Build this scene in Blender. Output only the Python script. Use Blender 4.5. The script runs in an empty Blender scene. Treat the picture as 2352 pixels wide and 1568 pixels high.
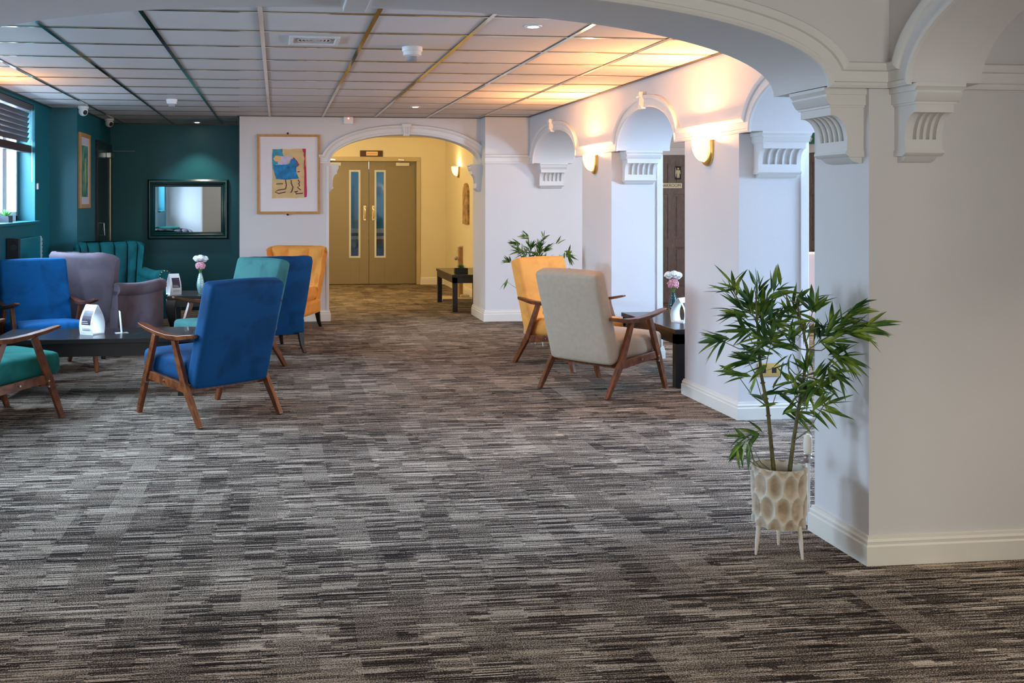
import bpy, bmesh, math, random
from mathutils import Vector, Matrix
PI = math.pi
SC = bpy.context.scene
COL = SC.collection

# ------------------------------------------------------------------ camera
EYE = 1.374                      # lens height above the carpet
YAW = math.atan(0.1236)
cam_d = bpy.data.cameras.new('camera')
cam = bpy.data.objects.new('camera', cam_d); COL.objects.link(cam)
cam.location = (0, 0, EYE)
cam.rotation_euler = (PI/2, 0, -YAW)
cam_d.sensor_width = 36.0
cam_d.sensor_fit = 'HORIZONTAL'
cam_d.lens = 36.337
cam_d.shift_x = 0.1044
cam_d.shift_y = -0.1369
cam_d.clip_start = 0.05
SC.camera = cam

# ------------------------------------------------------------------ world, exposure
SC.view_settings.view_transform = 'Standard'
SC.view_settings.look = 'None'
SC.view_settings.exposure = 1.08
SC.view_settings.gamma = 1.0
SC.view_settings.use_curve_mapping = False
w = bpy.data.worlds.new('sky'); SC.world = w; w.use_nodes = True
w.node_tree.nodes['Background'].inputs[0].default_value = (0.50, 0.72, 1.0, 1)
w.node_tree.nodes['Background'].inputs[1].default_value = 1.5
SC.cycles.max_bounces = 8
SC.cycles.diffuse_bounces = 5
SC.cycles.glossy_bounces = 4
SC.cycles.transparent_max_bounces = 12
SC.cycles.sample_clamp_indirect = 4.0
SC.cycles.caustics_reflective = False
SC.cycles.caustics_refractive = False

def area(name, loc, rot, sx, sy, power, color):
    l = bpy.data.lights.new(name, 'AREA'); l.shape = 'RECTANGLE'
    l.size = sx; l.size_y = sy; l.energy = power; l.color = color
    o = bpy.data.objects.new(name, l); COL.objects.link(o)
    o.location = loc; o.rotation_euler = rot
    return o
DAY = (0.54, 0.73, 1.0)
# daylight outside the windows of the left wall, pointing into the room (+X)
for y, h_, p in ((9.65, 1.6, 180), (7.05, 1.7, 220), (5.0, 1.1, 150)):
    area('daylight_outside_left_window', (-2.95, y, 2.05), (0, -PI/2 + 0.5, 0), 1.2, h_, p, (0.70, 0.82, 1.0))
# daylight outside the side room's window, pointing -X
area('daylight_outside_side_window', (7.5, 5.6, 1.6), (0, PI/2, 0), 1.5, 2.4, 400, DAY)
# unseen warm fill light added behind the photographer, pointing +Y
area('rear_fill_light', (0.3, -3.7, 1.5), (PI/2, 0, 0), 3.4, 1.6, 108, (1.0, 0.80, 0.56))

# ------------------------------------------------------------------ materials
MATS = {}
def _new(name):
    m = bpy.data.materials.new(name); m.use_nodes = True
    return m, m.node_tree, m.node_tree.nodes['Principled BSDF']
def mat(name, col, rough=0.6, metal=0.0, noise=0.0, nscale=8.0, bump=0.0, bscale=60.0, sheen=0.0, coat=0.0, spec=None):
    if name in MATS: return MATS[name]
    m, nt, b = _new(name)
    b.inputs['Base Color'].default_value = (*col, 1)
    b.inputs['Roughness'].default_value = rough
    b.inputs['Metallic'].default_value = metal
    if spec is not None: b.inputs['Specular IOR Level'].default_value = spec
    if sheen:
        b.inputs['Sheen Weight'].default_value = sheen
        b.inputs['Sheen Roughness'].default_value = 0.35
        b.inputs['Sheen Tint'].default_value = (*[min(1, c*1.5+0.1) for c in col], 1)
    if coat: b.inputs['Coat Weight'].default_value = coat
    tc = nt.nodes.new('ShaderNodeTexCoord')
    if noise:
        n = nt.nodes.new('ShaderNodeTexNoise'); n.inputs['Scale'].default_value = nscale
        n.inputs['Detail'].default_value = 4
        nt.links.new(tc.outputs['Object'], n.inputs['Vector'])
        r = nt.nodes.new('ShaderNodeMapRange')
        r.inputs['From Min'].default_value = 0.3; r.inputs['From Max'].default_value = 0.7
        r.inputs['To Min'].default_value = 1-noise; r.inputs['To Max'].default_value = 1+noise*0.5
        nt.links.new(n.outputs['Fac'], r.inputs['Value'])
        mx = nt.nodes.new('ShaderNodeMix'); mx.data_type = 'RGBA'; mx.blend_type = 'MULTIPLY'
        mx.inputs[0].default_value = 1
        mx.inputs[6].default_value = (*col, 1)
        nt.links.new(r.outputs[0], mx.inputs[7])
        nt.links.new(mx.outputs[2], b.inputs['Base Color'])
    if bump:
        n2 = nt.nodes.new('ShaderNodeTexNoise'); n2.inputs['Scale'].default_value = bscale
        nt.links.new(tc.outputs['Object'], n2.inputs['Vector'])
        bp = nt.nodes.new('ShaderNodeBump'); bp.inputs['Strength'].default_value = bump
        bp.inputs['Distance'].default_value = 0.01
        nt.links.new(n2.outputs['Fac'], bp.inputs['Height'])
        nt.links.new(bp.outputs[0], b.inputs['Normal'])
    MATS[name] = m
    return m
def emis(name, col, strength):
    m, nt, b = _new(name)
    b.inputs['Base Color'].default_value = (*col, 1)
    b.inputs['Emission Color'].default_value = (*col, 1)
    b.inputs['Emission Strength'].default_value = strength
    return m
def wood(name, c1, c2, rough=0.35, scale=(2, 2, 30)):
    m, nt, b = _new(name)
    tc = nt.nodes.new('ShaderNodeTexCoord'); mp = nt.nodes.new('ShaderNodeMapping')
    mp.inputs['Scale'].default_value = (18, 4, 4)
    n = nt.nodes.new('ShaderNodeTexNoise'); n.inputs['Scale'].default_value = 3; n.inputs['Detail'].default_value = 6
    n.inputs['Distortion'].default_value = 1.2
    cr = nt.nodes.new('ShaderNodeValToRGB')
    cr.color_ramp.elements[0].position = 0.35; cr.color_ramp.elements[0].color = (*c1, 1)
    cr.color_ramp.elements[1].position = 0.7; cr.color_ramp.elements[1].color = (*c2, 1)
    nt.links.new(tc.outputs['Object'], mp.inputs[0]); nt.links.new(mp.outputs[0], n.inputs['Vector'])
    nt.links.new(n.outputs['Fac'], cr.inputs[0]); nt.links.new(cr.outputs[0], b.inputs['Base Color'])
    b.inputs['Roughness'].default_value = rough
    return m
def glass(name, tint=(0.9, 0.97, 1.0), gloss=0.08):
    m = bpy.data.materials.new(name); m.use_nodes = True; nt = m.node_tree
    nt.nodes.remove(nt.nodes['Principled BSDF'])
    out = nt.nodes['Material Output']
    t = nt.nodes.new('ShaderNodeBsdfTransparent'); t.inputs[0].default_value = (*tint, 1)
    g = nt.nodes.new('ShaderNodeBsdfGlossy'); g.inputs['Roughness'].default_value = 0.03
    mx = nt.nodes.new('ShaderNodeMixShader'); mx.inputs[0].default_value = gloss
    nt.links.new(t.outputs[0], mx.inputs[1]); nt.links.new(g.outputs[0], mx.inputs[2])
    nt.links.new(mx.outputs[0], out.inputs[0])
    return m
def carpet():
    m, nt, b = _new('striped_carpet_tiles')
    N = nt.nodes.new; L = nt.links.new
    tc = N('ShaderNodeTexCoord'); sp = N('ShaderNodeSeparateXYZ'); L(tc.outputs['Object'], sp.inputs[0])
    def M(op, a, b_=None, c_=None):
        n = N('ShaderNodeMath'); n.operation = op
        for i, v in enumerate((a, b_, c_)):
            if v is None: continue
            if isinstance(v, (int, float)): n.inputs[i].default_value = v
            else: L(v, n.inputs[i])
        return n.outputs[0]
    x, y = sp.outputs['X'], sp.outputs['Y']
    def wn(a, b_, c_=0.0):
        cb = N('ShaderNodeCombineXYZ'); L(a, cb.inputs[0])
        if isinstance(b_, (int, float)): cb.inputs[1].default_value = b_
        else: L(b_, cb.inputs[1])
        cb.inputs[2].default_value = c_
        n = N('ShaderNodeTexWhiteNoise'); n.noise_dimensions = '3D'; L(cb.outputs[0], n.inputs['Vector'])
        return n.outputs['Value']
    # fine rows of yarn cut at hand-wide columns, every row and column with its own tone
    def layer(rowh, seg, seed, slip):
        row = M('FLOOR', M('DIVIDE', y, rowh))
        blk = M('FLOOR', M('DIVIDE', y, 0.5))
        off = M('ADD', M('MULTIPLY', wn(row, 3.1, seed), slip), wn(blk, 7.3, seed))
        cell = M('FLOOR', M('ADD', M('DIVIDE', x, seg), off))
        return wn(row, cell, seed + 1.7)
    a = layer(0.0078, 0.125, 1.0, 0.25)
    b2 = layer(0.0156, 0.25, 5.0, 0.5)
    b3 = layer(0.0050, 0.25, 8.0, 1.0)
    colx = M('FLOOR', M('DIVIDE', x, 0.125)); ty = M('FLOOR', M('ADD', M('DIVIDE', y, 0.25), M('MULTIPLY', wn(colx, 4.4, 2.0), 2.0)))
    isflat = M('GREATER_THAN', wn(colx, ty, 9.0), 0.78)
    tile = wn(M('FLOOR', M('DIVIDE', x, 0.5)), M('FLOOR', M('DIVIDE', y, 0.5)), 12.0)
    patch = wn(colx, ty, 31.0)
    v = M('ADD', M('ADD', M('MULTIPLY', a, 0.42), M('MULTIPLY', b2, 0.26)), M('MULTIPLY', b3, 0.32))
    v = M('ADD', M('MULTIPLY', v, M('SUBTRACT', 1.0, M('MULTIPLY', isflat, 0.6))), M('MULTIPLY', isflat, 0.345))
    v = M('ADD', v, M('MULTIPLY', M('SUBTRACT', tile, 0.5), 0.07))
    v = M('ADD', v, M('MULTIPLY', M('SUBTRACT', patch, 0.5), 0.10))
    fz = N('ShaderNodeTexNoise'); fz.inputs['Scale'].default_value = 210; fz.inputs['Detail'].default_value = 3
    L(tc.outputs['Object'], fz.inputs['Vector'])
    v = M('ADD', v, M('MULTIPLY', M('SUBTRACT', fz.outputs['Fac'], 0.5), 1.3))
    cr = N('ShaderNodeValToRGB'); e = cr.color_ramp.elements
    e[0].position = 0.20; e[0].color = (0.010, 0.006, 0.005, 1)
    e[1].position = 0.84; e[1].color = (0.64, 0.53, 0.43, 1)
    for p, c in ((0.40, (0.044, 0.030, 0.024)), (0.53, (0.145, 0.112, 0.088)), (0.66, (0.36, 0.295, 0.235))):
        q = e.new(p); q.color = (*c, 1)
    L(v, cr.inputs[0]); L(cr.outputs[0], b.inputs['Base Color'])
    b.inputs['Roughness'].default_value = 0.95
    b.inputs['Specular IOR Level'].default_value = 0.15
    bp = N('ShaderNodeBump'); bp.inputs['Strength'].default_value = 0.5; bp.inputs['Distance'].default_value = 0.006
    L(v, bp.inputs['Height']); L(bp.outputs[0], b.inputs['Normal'])
    return m

M_CARPET = carpet()
M_WALL = mat('pale_painted_plaster', (0.70, 0.675, 0.68), 0.75, noise=0.03, nscale=1.5, bump=0.05, bscale=35)
M_MOULD = mat('pale_painted_moulding', (0.74, 0.72, 0.71), 0.6)
M_SKIRT = mat('cream_gloss_paint', (0.80, 0.76, 0.70), 0.4)
M_CREAM = mat('cream_lobby_plaster', (0.78, 0.70, 0.50), 0.7, noise=0.03, nscale=1.5)
M_TEAL = mat('teal_painted_plaster', (0.0025, 0.120, 0.150), 0.5, noise=0.06, nscale=1.2)
M_TEALD = mat('dark_teal_gloss_paint', (0.002, 0.055, 0.062), 0.3)
M_TILE = mat('ceiling_tile_board', (0.70, 0.65, 0.64), 0.85, noise=0.03, nscale=2.0, bump=0.05, bscale=150)
M_BRASSBAR = mat('mirror_finish_grid_bar', (0.50, 0.42, 0.30), 0.10, metal=1.0)
M_DARKTRIM = mat('dark_bronze_trim', (0.06, 0.045, 0.03), 0.35, metal=0.6)
M_WOODLEG = wood('walnut_stained_beech', (0.085, 0.022, 0.008), (0.23, 0.072, 0.022), 0.3)
M_BLACK = mat('black_stained_wood', (0.010, 0.009, 0.010), 0.28, coat=0.25)
M_BLACKLEG = mat('black_lacquer', (0.008, 0.007, 0.007), 0.3)
M_WHITE = mat('white_plastic', (0.82, 0.82, 0.82), 0.4)
M_CARD = mat('white_card', (0.80, 0.82, 0.84), 0.55)
M_PVC = mat('white_window_plastic', (0.80, 0.83, 0.88), 0.35)
M_KHAKI = mat('khaki_gloss_paint', (0.255, 0.205, 0.105), 0.32)
M_BRASS = mat('polished_brass', (0.85, 0.60, 0.22), 0.18, metal=1.0)
M_STEEL = mat('brushed_steel', (0.6, 0.6, 0.6), 0.3, metal=1.0)
M_DOORBR = wood('taupe_stained_door', (0.105, 0.072, 0.062), (0.175, 0.130, 0.112), 0.45)
M_GLASS = glass('clear_window_glass')
M_MIRROR = mat('mirror_glass', (0.80, 0.88, 0.88), 0.015, metal=1.0)
M_FRAMEW = mat('light_oak_frame', (0.52, 0.26, 0.08), 0.45, noise=0.15, nscale=20)

# ------------------------------------------------------------------ mesh builder
class MB:
    def __init__(s): s.v = []; s.f = []
    def add(s, vs, fs):
        k = len(s.v); s.v += [tuple(p) for p in vs]; s.f += [tuple(i+k for i in f) for f in fs]; return s
    def box(s, x0, y0, z0, x1, y1, z1):
        x0, x1 = sorted((x0, x1)); y0, y1 = sorted((y0, y1)); z0, z1 = sorted((z0, z1))
        vs = [(x0,y0,z0),(x1,y0,z0),(x1,y1,z0),(x0,y1,z0),(x0,y0,z1),(x1,y0,z1),(x1,y1,z1),(x0,y1,z1)]
        return s.add(vs, [(0,3,2,1),(4,5,6,7),(0,1,5,4),(1,2,6,5),(2,3,7,6),(3,0,4,7)])
    def loft(s, rings, closed=True, caps=True):
        n = len(rings[0]); vs = [p for r in rings for p in r]; fs = []
        for i in range(len(rings)-1):
            for j in range(n if closed else n-1):
                a = i*n+j; b = i*n+(j+1) % n
                fs.append((a, b, b+n, a+n))
        if caps and closed:
            fs.append(tuple(range(n-1, -1, -1))); fs.append(tuple(range((len(rings)-1)*n, len(rings)*n)))
        return s.add(vs, fs)
    def bar(s, pts, wd, hs, side=(1, 0, 0)):
        """square bar along pts; wd across `side`, hs in the third direction (number or list)"""
        pts = [Vector(p) for p in pts]; sd = Vector(side).normalized(); rings = []
        for i, p in enumerate(pts):
            t = (pts[min(i+1, len(pts)-1)] - pts[max(i-1, 0)]).normalized()
            u = t.cross(sd).normalized()
            a = (wd[i] if isinstance(wd, (list, tuple)) else wd)/2; b = (hs[i] if isinstance(hs, (list, tuple)) else hs)/2
            rings.append([p+sd*a+u*b, p-sd*a+u*b, p-sd*a-u*b, p+sd*a-u*b])
        return s.loft(rings)
    def tube(s, pts, r, n=10):
        pts = [Vector(p) for p in pts]; rings = []
        ref = Vector((0.13, 0.31, 0.94))
        for i, p in enumerate(pts):
            t = (pts[min(i+1, len(pts)-1)] - pts[max(i-1, 0)]).normalized()
            a = t.cross(ref)
            if a.length < 1e-3: a = t.cross(Vector((1, 0, 0)))
            a.normalize(); b = t.cross(a)
            rr = r[i] if isinstance(r, (list, tuple)) else r
            rings.append([p + (a*math.cos(2*PI*k/n)+b*math.sin(2*PI*k/n))*rr for k in range(n)])
        return s.loft(rings)
    def lathe(s, prof, c=(0, 0, 0), n=24, axis='z', a0=0, a1=2*PI):
        full = abs(a1-a0-2*PI) < 1e-6
        rings = []
        m = n if full else n+1
        for r, h in prof:
            ring = []
            for k in range(m):
                a = a0+(a1-a0)*k/n
                x, y = r*math.cos(a), r*math.sin(a)
                p = {'z': (x, y, h), 'y': (x, h, y), 'x': (h, x, y)}[axis]
                ring.append((p[0]+c[0], p[1]+c[1], p[2]+c[2]))
            rings.append(ring)
        return s.loft(rings, closed=full, caps=full)
    def ball(s, c, r, n=12, sq=(1, 1, 1), jit=0, rnd=None):
        prof = [(max(1e-4, math.sin(PI*i/n)), -math.cos(PI*i/n)) for i in range(n+1)]
        vs = []
        for a, h in prof:
            for k in range(n*2):
                t = PI*k/n; q = 1+(rnd.uniform(-jit, jit) if jit else 0)
                vs.append((c[0]+a*math.cos(t)*r*sq[0]*q, c[1]+a*math.sin(t)*r*sq[1]*q, c[2]+h*r*sq[2]*q))
        m = 2*n; fs = []
        for i in range(n):
            for k in range(m):
                a = i*m+k; b = i*m+(k+1) % m
                fs.append((a, b, b+m, a+m))
        return s.add(vs, fs)
    def prism(s, poly, f0, f1):
        n = len(poly); vs = [f0(p) for p in poly]+[f1(p) for p in poly]
        fs = [tuple(range(n))[::-1], tuple(range(n, 2*n))]+[(i, (i+1) % n, n+(i+1) % n, n+i) for i in range(n)]
        return s.add(vs, fs)
    def rbox(s, cx, cy, cz, sx, sy, sz, r, cuts=9, puff=0, xf=None):
        """rounded box, optionally crowned (puff) on every face"""
        h = Vector((sx/2, sy/2, sz/2)); k = len(s.v); idx = {}; n = cuts
        def tt(i):
            return -1+2*i/n
        def remap(t, hh):
            # more samples near the rounded edge
            a = abs(t); inner = (hh-r)/hh
            q = a/0.6*inner if a < 0.6 else inner+(a-0.6)/0.4*(1-inner)
            return math.copysign(q, t)
        vs = []; fs = []
        for i in range(n+1):
            for j in range(n+1):
                for l in range(n+1):
                    if 0 < i < n and 0 < j < n and 0 < l < n: continue
                    p = Vector((remap(tt(i), h.x)*h.x, remap(tt(j), h.y)*h.y, remap(tt(l), h.z)*h.z))
                    inn = Vector([max(-(h[a]-r), min(h[a]-r, p[a])) for a in range(3)])
                    d = p-inn
                    if d.length > 1e-9: q = inn+d.normalized()*r
                    else: q = p
                    if puff:
                        ux, uy, uz = [q[a]/h[a] for a in range(3)]
                        if l in (0, n): q.z += math.copysign(puff*(1-ux*ux)*(1-uy*uy), q.z)
                        if j in (0, n): q.y += math.copysign(puff*0.6*(1-ux*ux)*(1-uz*uz), q.y)
                        if i in (0, n): q.x += math.copysign(puff*0.3*(1-uy*uy)*(1-uz*uz), q.x)
                    q = Vector((q.x+cx, q.y+cy, q.z+cz))
                    if xf: q = xf @ q
                    idx[(i, j, l)] = len(vs); vs.append(tuple(q))
        for a in range(n):
            for b in range(n):
                for e in (0, n):
                    fs.append([idx[(e, a, b)], idx[(e, a+1, b)], idx[(e, a+1, b+1)], idx[(e, a, b+1)]][::1 if e else -1])
                    fs.append([idx[(a, e, b)], idx[(a, e, b+1)], idx[(a+1, e, b+1)], idx[(a+1, e, b)]][::1 if e else -1])
                    fs.append([idx[(a, b, e)], idx[(a+1, b, e)], idx[(a+1, b+1, e)], idx[(a, b+1, e)]][::1 if e else -1])
        return s.add(vs, [tuple(f) for f in fs])
    def build(s, name, m, parent=None, smooth=35, bevel=0, fix=True):
        me = bpy.data.meshes.new(name); me.from_pydata(s.v, [], s.f)
        if fix:
            bm = bmesh.new(); bm.from_mesh(me)
            bmesh.ops.recalc_face_normals(bm, faces=bm.faces)
            bm.to_mesh(me); bm.free()
        me.materials.append(m)
        if smooth:
            me.shade_smooth(); me.set_sharp_from_angle(angle=math.radians(smooth))
        o = bpy.data.objects.new(name, me); COL.objects.link(o)
        if parent: o.parent = parent
        if bevel:
            bv = o.modifiers.new('soft_edges', 'BEVEL'); bv.width = bevel; bv.segments = 2; bv.limit_method = 'ANGLE'
            bv.angle_limit = math.radians(40)
        return o

def tag(o, label=None, cat=None, group=None, kind=None):
    if label: o['label'] = label
    if cat: o['category'] = cat
    if group: o['group'] = group
    if kind: o['kind'] = kind
    return o
def thing(name, loc, rz, label, cat, group=None):
    o = bpy.data.objects.new(name, None); COL.objects.link(o)
    o.empty_display_size = 0.1
    o.location = loc; o.rotation_euler = (0, 0, rz)
    return tag(o, label, cat, group)
def struct(o, label=None, cat=None): return tag(o, label, cat or 'building part', None, 'structure')
def copy_tree(o, parent=None):
    c = o.copy(); COL.objects.link(c)
    if parent: c.parent = parent
    for ch in list(o.children): copy_tree(ch, c)
    return c

# ------------------------------------------------------------------ setting
CEIL = 2.346
SPR = 1.80                        # springing height of every arch
XA, XA2 = 2.884, 3.345            # arcade wall faces
YB = 11.88                        # far wall of the lounge
YF, YF2 = 3.66, 4.08              # big arch wall

struct(MB().box(-2.7, -3.2, -0.1, 7.1, 19.9, 0).build('floor', M_CARPET, smooth=0), 'dark striped carpet tiles over the whole floor', 'carpet')
c = MB()
c.box(-2.6, -3.2, CEIL, 7.1, 12.1, CEIL+0.1).box(-2.6, 12.1, CEIL, -0.35, 13.5, CEIL+0.1).box(2.9, 12.1, CEIL, 7.1, 13.7, CEIL+0.1)
struct(c.build('ceiling', M_TILE, smooth=0), 'suspended ceiling of pale square tiles over the lounge', 'ceiling')
struct(MB().box(-0.4, 12.1, 2.42, 2.9, 17.3, 2.5).build('ceiling', M_CREAM, smooth=0), 'cream lobby ceiling beyond the far arch', 'ceiling')
struct(MB().box(-0.6, 17.3, 2.42, 3.2, 19.6, 2.5).build('ceiling', M_CREAM, smooth=0), 'ceiling of the passage behind the double doors', 'ceiling')
# grid bars
g = MB()
xs = [-0.087+0.602*k for k in range(-3, 12)]
ys = [5.35+0.6*k for k in range(-13, 14)]
def clear_x(x, y):   # where the lounge ceiling is
    if y > 12: return x < -0.43 or x > 3.4
    return True
for x in xs:
    if x < -2.3: continue
    y1 = 13.28 if x < -0.45 else (11.85 if x < 3.4 else 13.5)
    if abs(x-2.92) < 0.1 or 2.88 < x < 3.35:
        continue
    y0s = [(-2.95, YF), (YF2, y1)] if x < 6.8 else []
    for a, b in y0s: g.box(x-0.0125, a, CEIL-0.006, x+0.0125, b, CEIL+0.004)
for y in ys:
    if YF-0.05 < y < YF2+0.05: continue
    segs = [(-2.34, 2.88)] if y > YF2 else [(-2.34, 2.29), (2.58, 3.6)]
    if y > 11.11: segs = [(-2.05, 2.88)]
    if y > 11.75: segs = [(-2.05, -0.43)]
    if YF2 < y < 13.4: segs.append((3.35, 6.88))
    if y > 13.2: segs = [(3.35, 6.88)] if y < 13.5 else []
    for a, b in segs: g.box(a, y-0.0125, CEIL-0.0055, b, y+0.0125, CEIL+0.004)
struct(g.build('trim_1', M_BRASSBAR, smooth=0), 'mirror finish metal grid holding the ceiling tiles', 'ceiling grid')
g = MB()
for x0, y0, x1, y1 in ((-2.345, YF2, -2.32, 11.1), (-2.07, 11.1, -2.045, 13.28), (-2.07, 13.255, -0.427, 13.28), (-0.45, YB-0.02, -0.43, 13.28),
                       (-0.427, YB-0.025, 2.36, YB), (2.34, 11.62, 2.365, YB), (2.36, 11.60, XA, 11.63), (XA-0.028, YF2, XA, 11.62)):
    g.box(x0, y0, CEIL-0.008, x1, y1, CEIL+0.003)
struct(g.build('trim_2', M_DARKTRIM, smooth=0), 'thin dark edge trim where ceiling meets the walls', 'ceiling trim')

def wall_holes(name, axis, pos, thick, a0, a1, z0, z1, holes, m, label):
    """wall in plane axis=pos, spanning a0..a1; holes = (b0,b1,zb,zt)"""
    mb = MB()
    cuts = sorted({a0, a1, *[h[0] for h in holes], *[h[1] for h in holes]})
    for p, q in zip(cuts, cuts[1:]):
        spans = [(z0, z1)]
        for h in holes:
            if h[0] <= p+1e-6 and h[1] >= q-1e-6:
                ns = []
                for s0, s1 in spans:
                    if h[2] > s0: ns.append((s0, h[2]))
                    if h[3] < s1: ns.append((h[3], s1))
                spans = ns
        for s0, s1 in spans:
            if axis == 'x': mb.box(pos, p, s0, pos+thick, q, s1)
            else: mb.box(p, pos, s0, q, pos+thick, s1)
    return struct(mb.build(name, m, smooth=0), label, 'wall')

WZ0, WZ1 = 1.18, 2.31
WINS = [(8.83, 10.44), (6.2, 7.9), (4.45, 5.55)]
wall_holes('wall_left', 'x', -2.345, -0.22, YF2, 11.1, 0, CEIL, [(a, b, WZ0, WZ1) for a, b in WINS], M_TEAL, 'teal window wall on the left')
struct(MB().box(-2.565, -3.2, 0, -2.345, YF2, CEIL).build('wall_left_front', M_WALL, smooth=0), 'pale left wall of the near hall', 'wall')
struct(MB().box(-2.345, 11.1, 0, -2.07, 13.28, CEIL).build('wall_alcove_left', M_TEAL, smooth=0), 'teal alcove wall carrying the green picture', 'wall')
struct(MB().box(-2.345, 13.28, 0, -0.3, 13.45, CEIL).build('wall_alcove_back', M_TEAL, smooth=0), 'dark teal back wall of the alcove with the mirror', 'wall')
# white far wall with its arch (opening a0..a1)
def superarch(a0, a1, zs, rise, e1=2.25, e2=2.1, n=36):
    cx = (a0+a1)/2; hw = (a1-a0)/2; pts = []
    for i in range(n+1):
        t = -math.cos(PI*i/n)
        z = zs+rise*max(0, 1-abs(t)**e1)**(1/e2)
        pts.append((cx+t*hw, z))
    return pts
def arch_beam(mb, a0, a1, arches, z0, z1, fmap, t0, t1):
    """beam from a0..a1, underside z0 or arch curve; fmap(a, z, t) -> xyz"""
    low = [(a0, z0)]
    for pts in arches: low += pts
    low.append((a1, z0))
    rings = []
    clean = [low[0]]
    for p in low[1:]:
        if p[0]-clean[-1][0] > 1e-5 or abs(p[1]-clean[-1][1]) > 1e-5: clean.append(p)
    for a, z in clean:
        rings.append([fmap(a, z, t0), fmap(a, z1, t0), fmap(a, z1, t1), fmap(a, z, t1)])
    return mb.loft(rings)
PROF = [(0, 0), (0, .014), (.010, .020), (.020, .020), (.024, .013), (.062, .013), (.066, .024), (.080, .032), (.092, .032), (.098, .022), (.098, 0)]
def sweep2d(mb, path, prof, fmap, t0, sign):
    """profile (outward, protrusion) along a path in the wall plane"""
    q = [path[0]]
    for p in path[1:]:
        if math.hypot(p[0]-q[-1][0], p[1]-q[-1][1]) > 1e-4: q.append(p)
    path = q; rings = []; n = len(path)
    def nrm(p, q):
        dx, dz = q[0]-p[0], q[1]-p[1]; l = math.hypot(dx, dz); return (-dz/l, dx/l)
    for i, p in enumerate(path):
        n1 = nrm(path[i-1], p) if i else None
        n2 = nrm(p, path[i+1]) if i < n-1 else None
        if n1 is None: N_ = n2
        elif n2 is None: N_ = n1
        else:
            sx, sz = n1[0]+n2[0], n1[1]+n2[1]; l2 = sx*sx+sz*sz
            k = 2/l2 if l2 > 0.3 else 2/0.3
            N_ = (sx*k, sz*k)
        rings.append([fmap(p[0]+N_[0]*o, p[1]+N_[1]*o, t0+sign*pr) for o, pr in prof])
    return mb.loft(rings, closed=True, caps=True)
def xmap(face):      # wall facing -Y, a = X
    return lambda a, z, t: (a, t, z)
def ymap(a, z, t):   # wall facing -X, a = -Y
    return (t, -a, z)
xm = lambda a, z, t: (a, t, z)

# far wall
ARF = superarch(0.60, 2.36, 1.82, 0.325, 2.1, 1.9)
mb = MB(); arch_beam(mb, -0.427, 2.37, [[(0.585, 0), (0.5852, SPR)]+ARF], 0, CEIL+0.1, xm, YB, YB+0.22)
struct(mb.build('wall_back', M_WALL, smooth=40), 'white far wall with the framed print and wide arch', 'wall')
struct(MB().prism([(2.36, 11.62), (4.3, 11.62), (4.3, 13.5), (4.0, 13.5), (4.0, 12.36), (2.36, 12.36)], lambda p: (p[0], p[1], 0), lambda p: (p[0], p[1], CEIL+.1)).build('wall_back_right', M_WALL, smooth=0), 'white wall block right of the far arch', 'wall')
struct(MB().box(-0.427, YB+0.22, 0, -0.3, 17.2, 2.5).box(-0.427, YB+0.2, 0, -0.3, 13.3, 2.5).build('wall_lobby_left', M_CREAM, smooth=0), 'cream left wall of the lobby', 'wall')
struct(MB().box(2.76, 12.36, 0, 2.95, 17.3, 2.5).build('wall_lobby_right', M_CREAM, smooth=0), 'cream right wall of the lobby', 'wall')
wall_holes('wall_lobby_back', 'y', 16.9, 0.2, -0.4, 2.9, 0, 2.5, [(0.66, 2.34, 0, 2.10)], M_CREAM, 'cream lobby wall around the double doors')
# passage behind the doors
M_BLUEW = mat('bright_blue_plaster', (0.01, 0.30, 0.48), 0.6)
struct(MB().box(-0.6, 19.4, 0, 3.2, 19.6, 2.5).box(-0.6, 17.1, 0, -0.45, 19.4, 2.5).box(3.0, 17.1, 0, 3.2, 19.4, 2.5).build('wall_passage', M_BLUEW, smooth=0), 'blue wall of the passage seen through the door panes', 'wall')
tag(MB().box(-0.3, 19.33, 0.78, 2.9, 19.4, 0.86).box(-0.3, 19.33, 0.66, 2.9, 19.4, 0.72).build('handrail', M_WHITE), 'white twin handrail on the blue passage wall behind the doors', 'handrail')

# arcade
a2l = lambda y: -y
A1 = superarch(-11.45, -9.76, SPR+0.005, 0.31)
A2 = superarch(-8.53, -7.24, SPR+0.005, 0.31, 2.1, 2.0)
A3 = superarch(-6.03, -4.25, SPR+0.005, 0.33)
mb = MB(); arch_beam(mb, -11.62, -YF2, [A1, A2, A3], SPR, CEIL+0.05, ymap, XA, XA2)
struct(mb.build('wall_arcade', M_WALL, smooth=40), 'pale wall over the three small side arches', 'wall')
struct(MB().box(XA, 8.70, 0, XA2, 9.57, SPR).build('wall_arcade_far_pier', M_WALL, smooth=0), 'far arcade pillar behind the two right hand chairs', 'wall')
struct(MB().box(XA, 6.20, 0, XA2, 7.07, SPR).build('wall_arcade_near_pier', M_WALL, smooth=0), 'near arcade pillar between the chairs and the potted bamboo', 'wall')
# front pier and big arch
struct(MB().box(2.222, 3.667, 0, 3.75, 4.065, SPR).box(2.29, 3.667, SPR, 3.75, 4.065, CEIL+0.05).build('wall_front_pier', M_WALL, smooth=0), 'broad front pillar on the right', 'wall')
struct(MB().box(-2.345, 3.667, 0, -1.62, 4.065, SPR).build('wall_front_pier_left', M_WALL, smooth=0), 'front pillar at the left end of the big arch', 'wall')
AA = superarch(-1.45, 2.05, SPR+0.008, 0.33, 2.3, 2.1, 60)
mb = MB(); arch_beam(mb, -2.345, 3.75, [AA], SPR, CEIL+0.05, xm, YF, YF2)
struct(mb.build('wall_front_arch', M_WALL, smooth=40), 'wall over the big foreground arch', 'wall')
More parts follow.
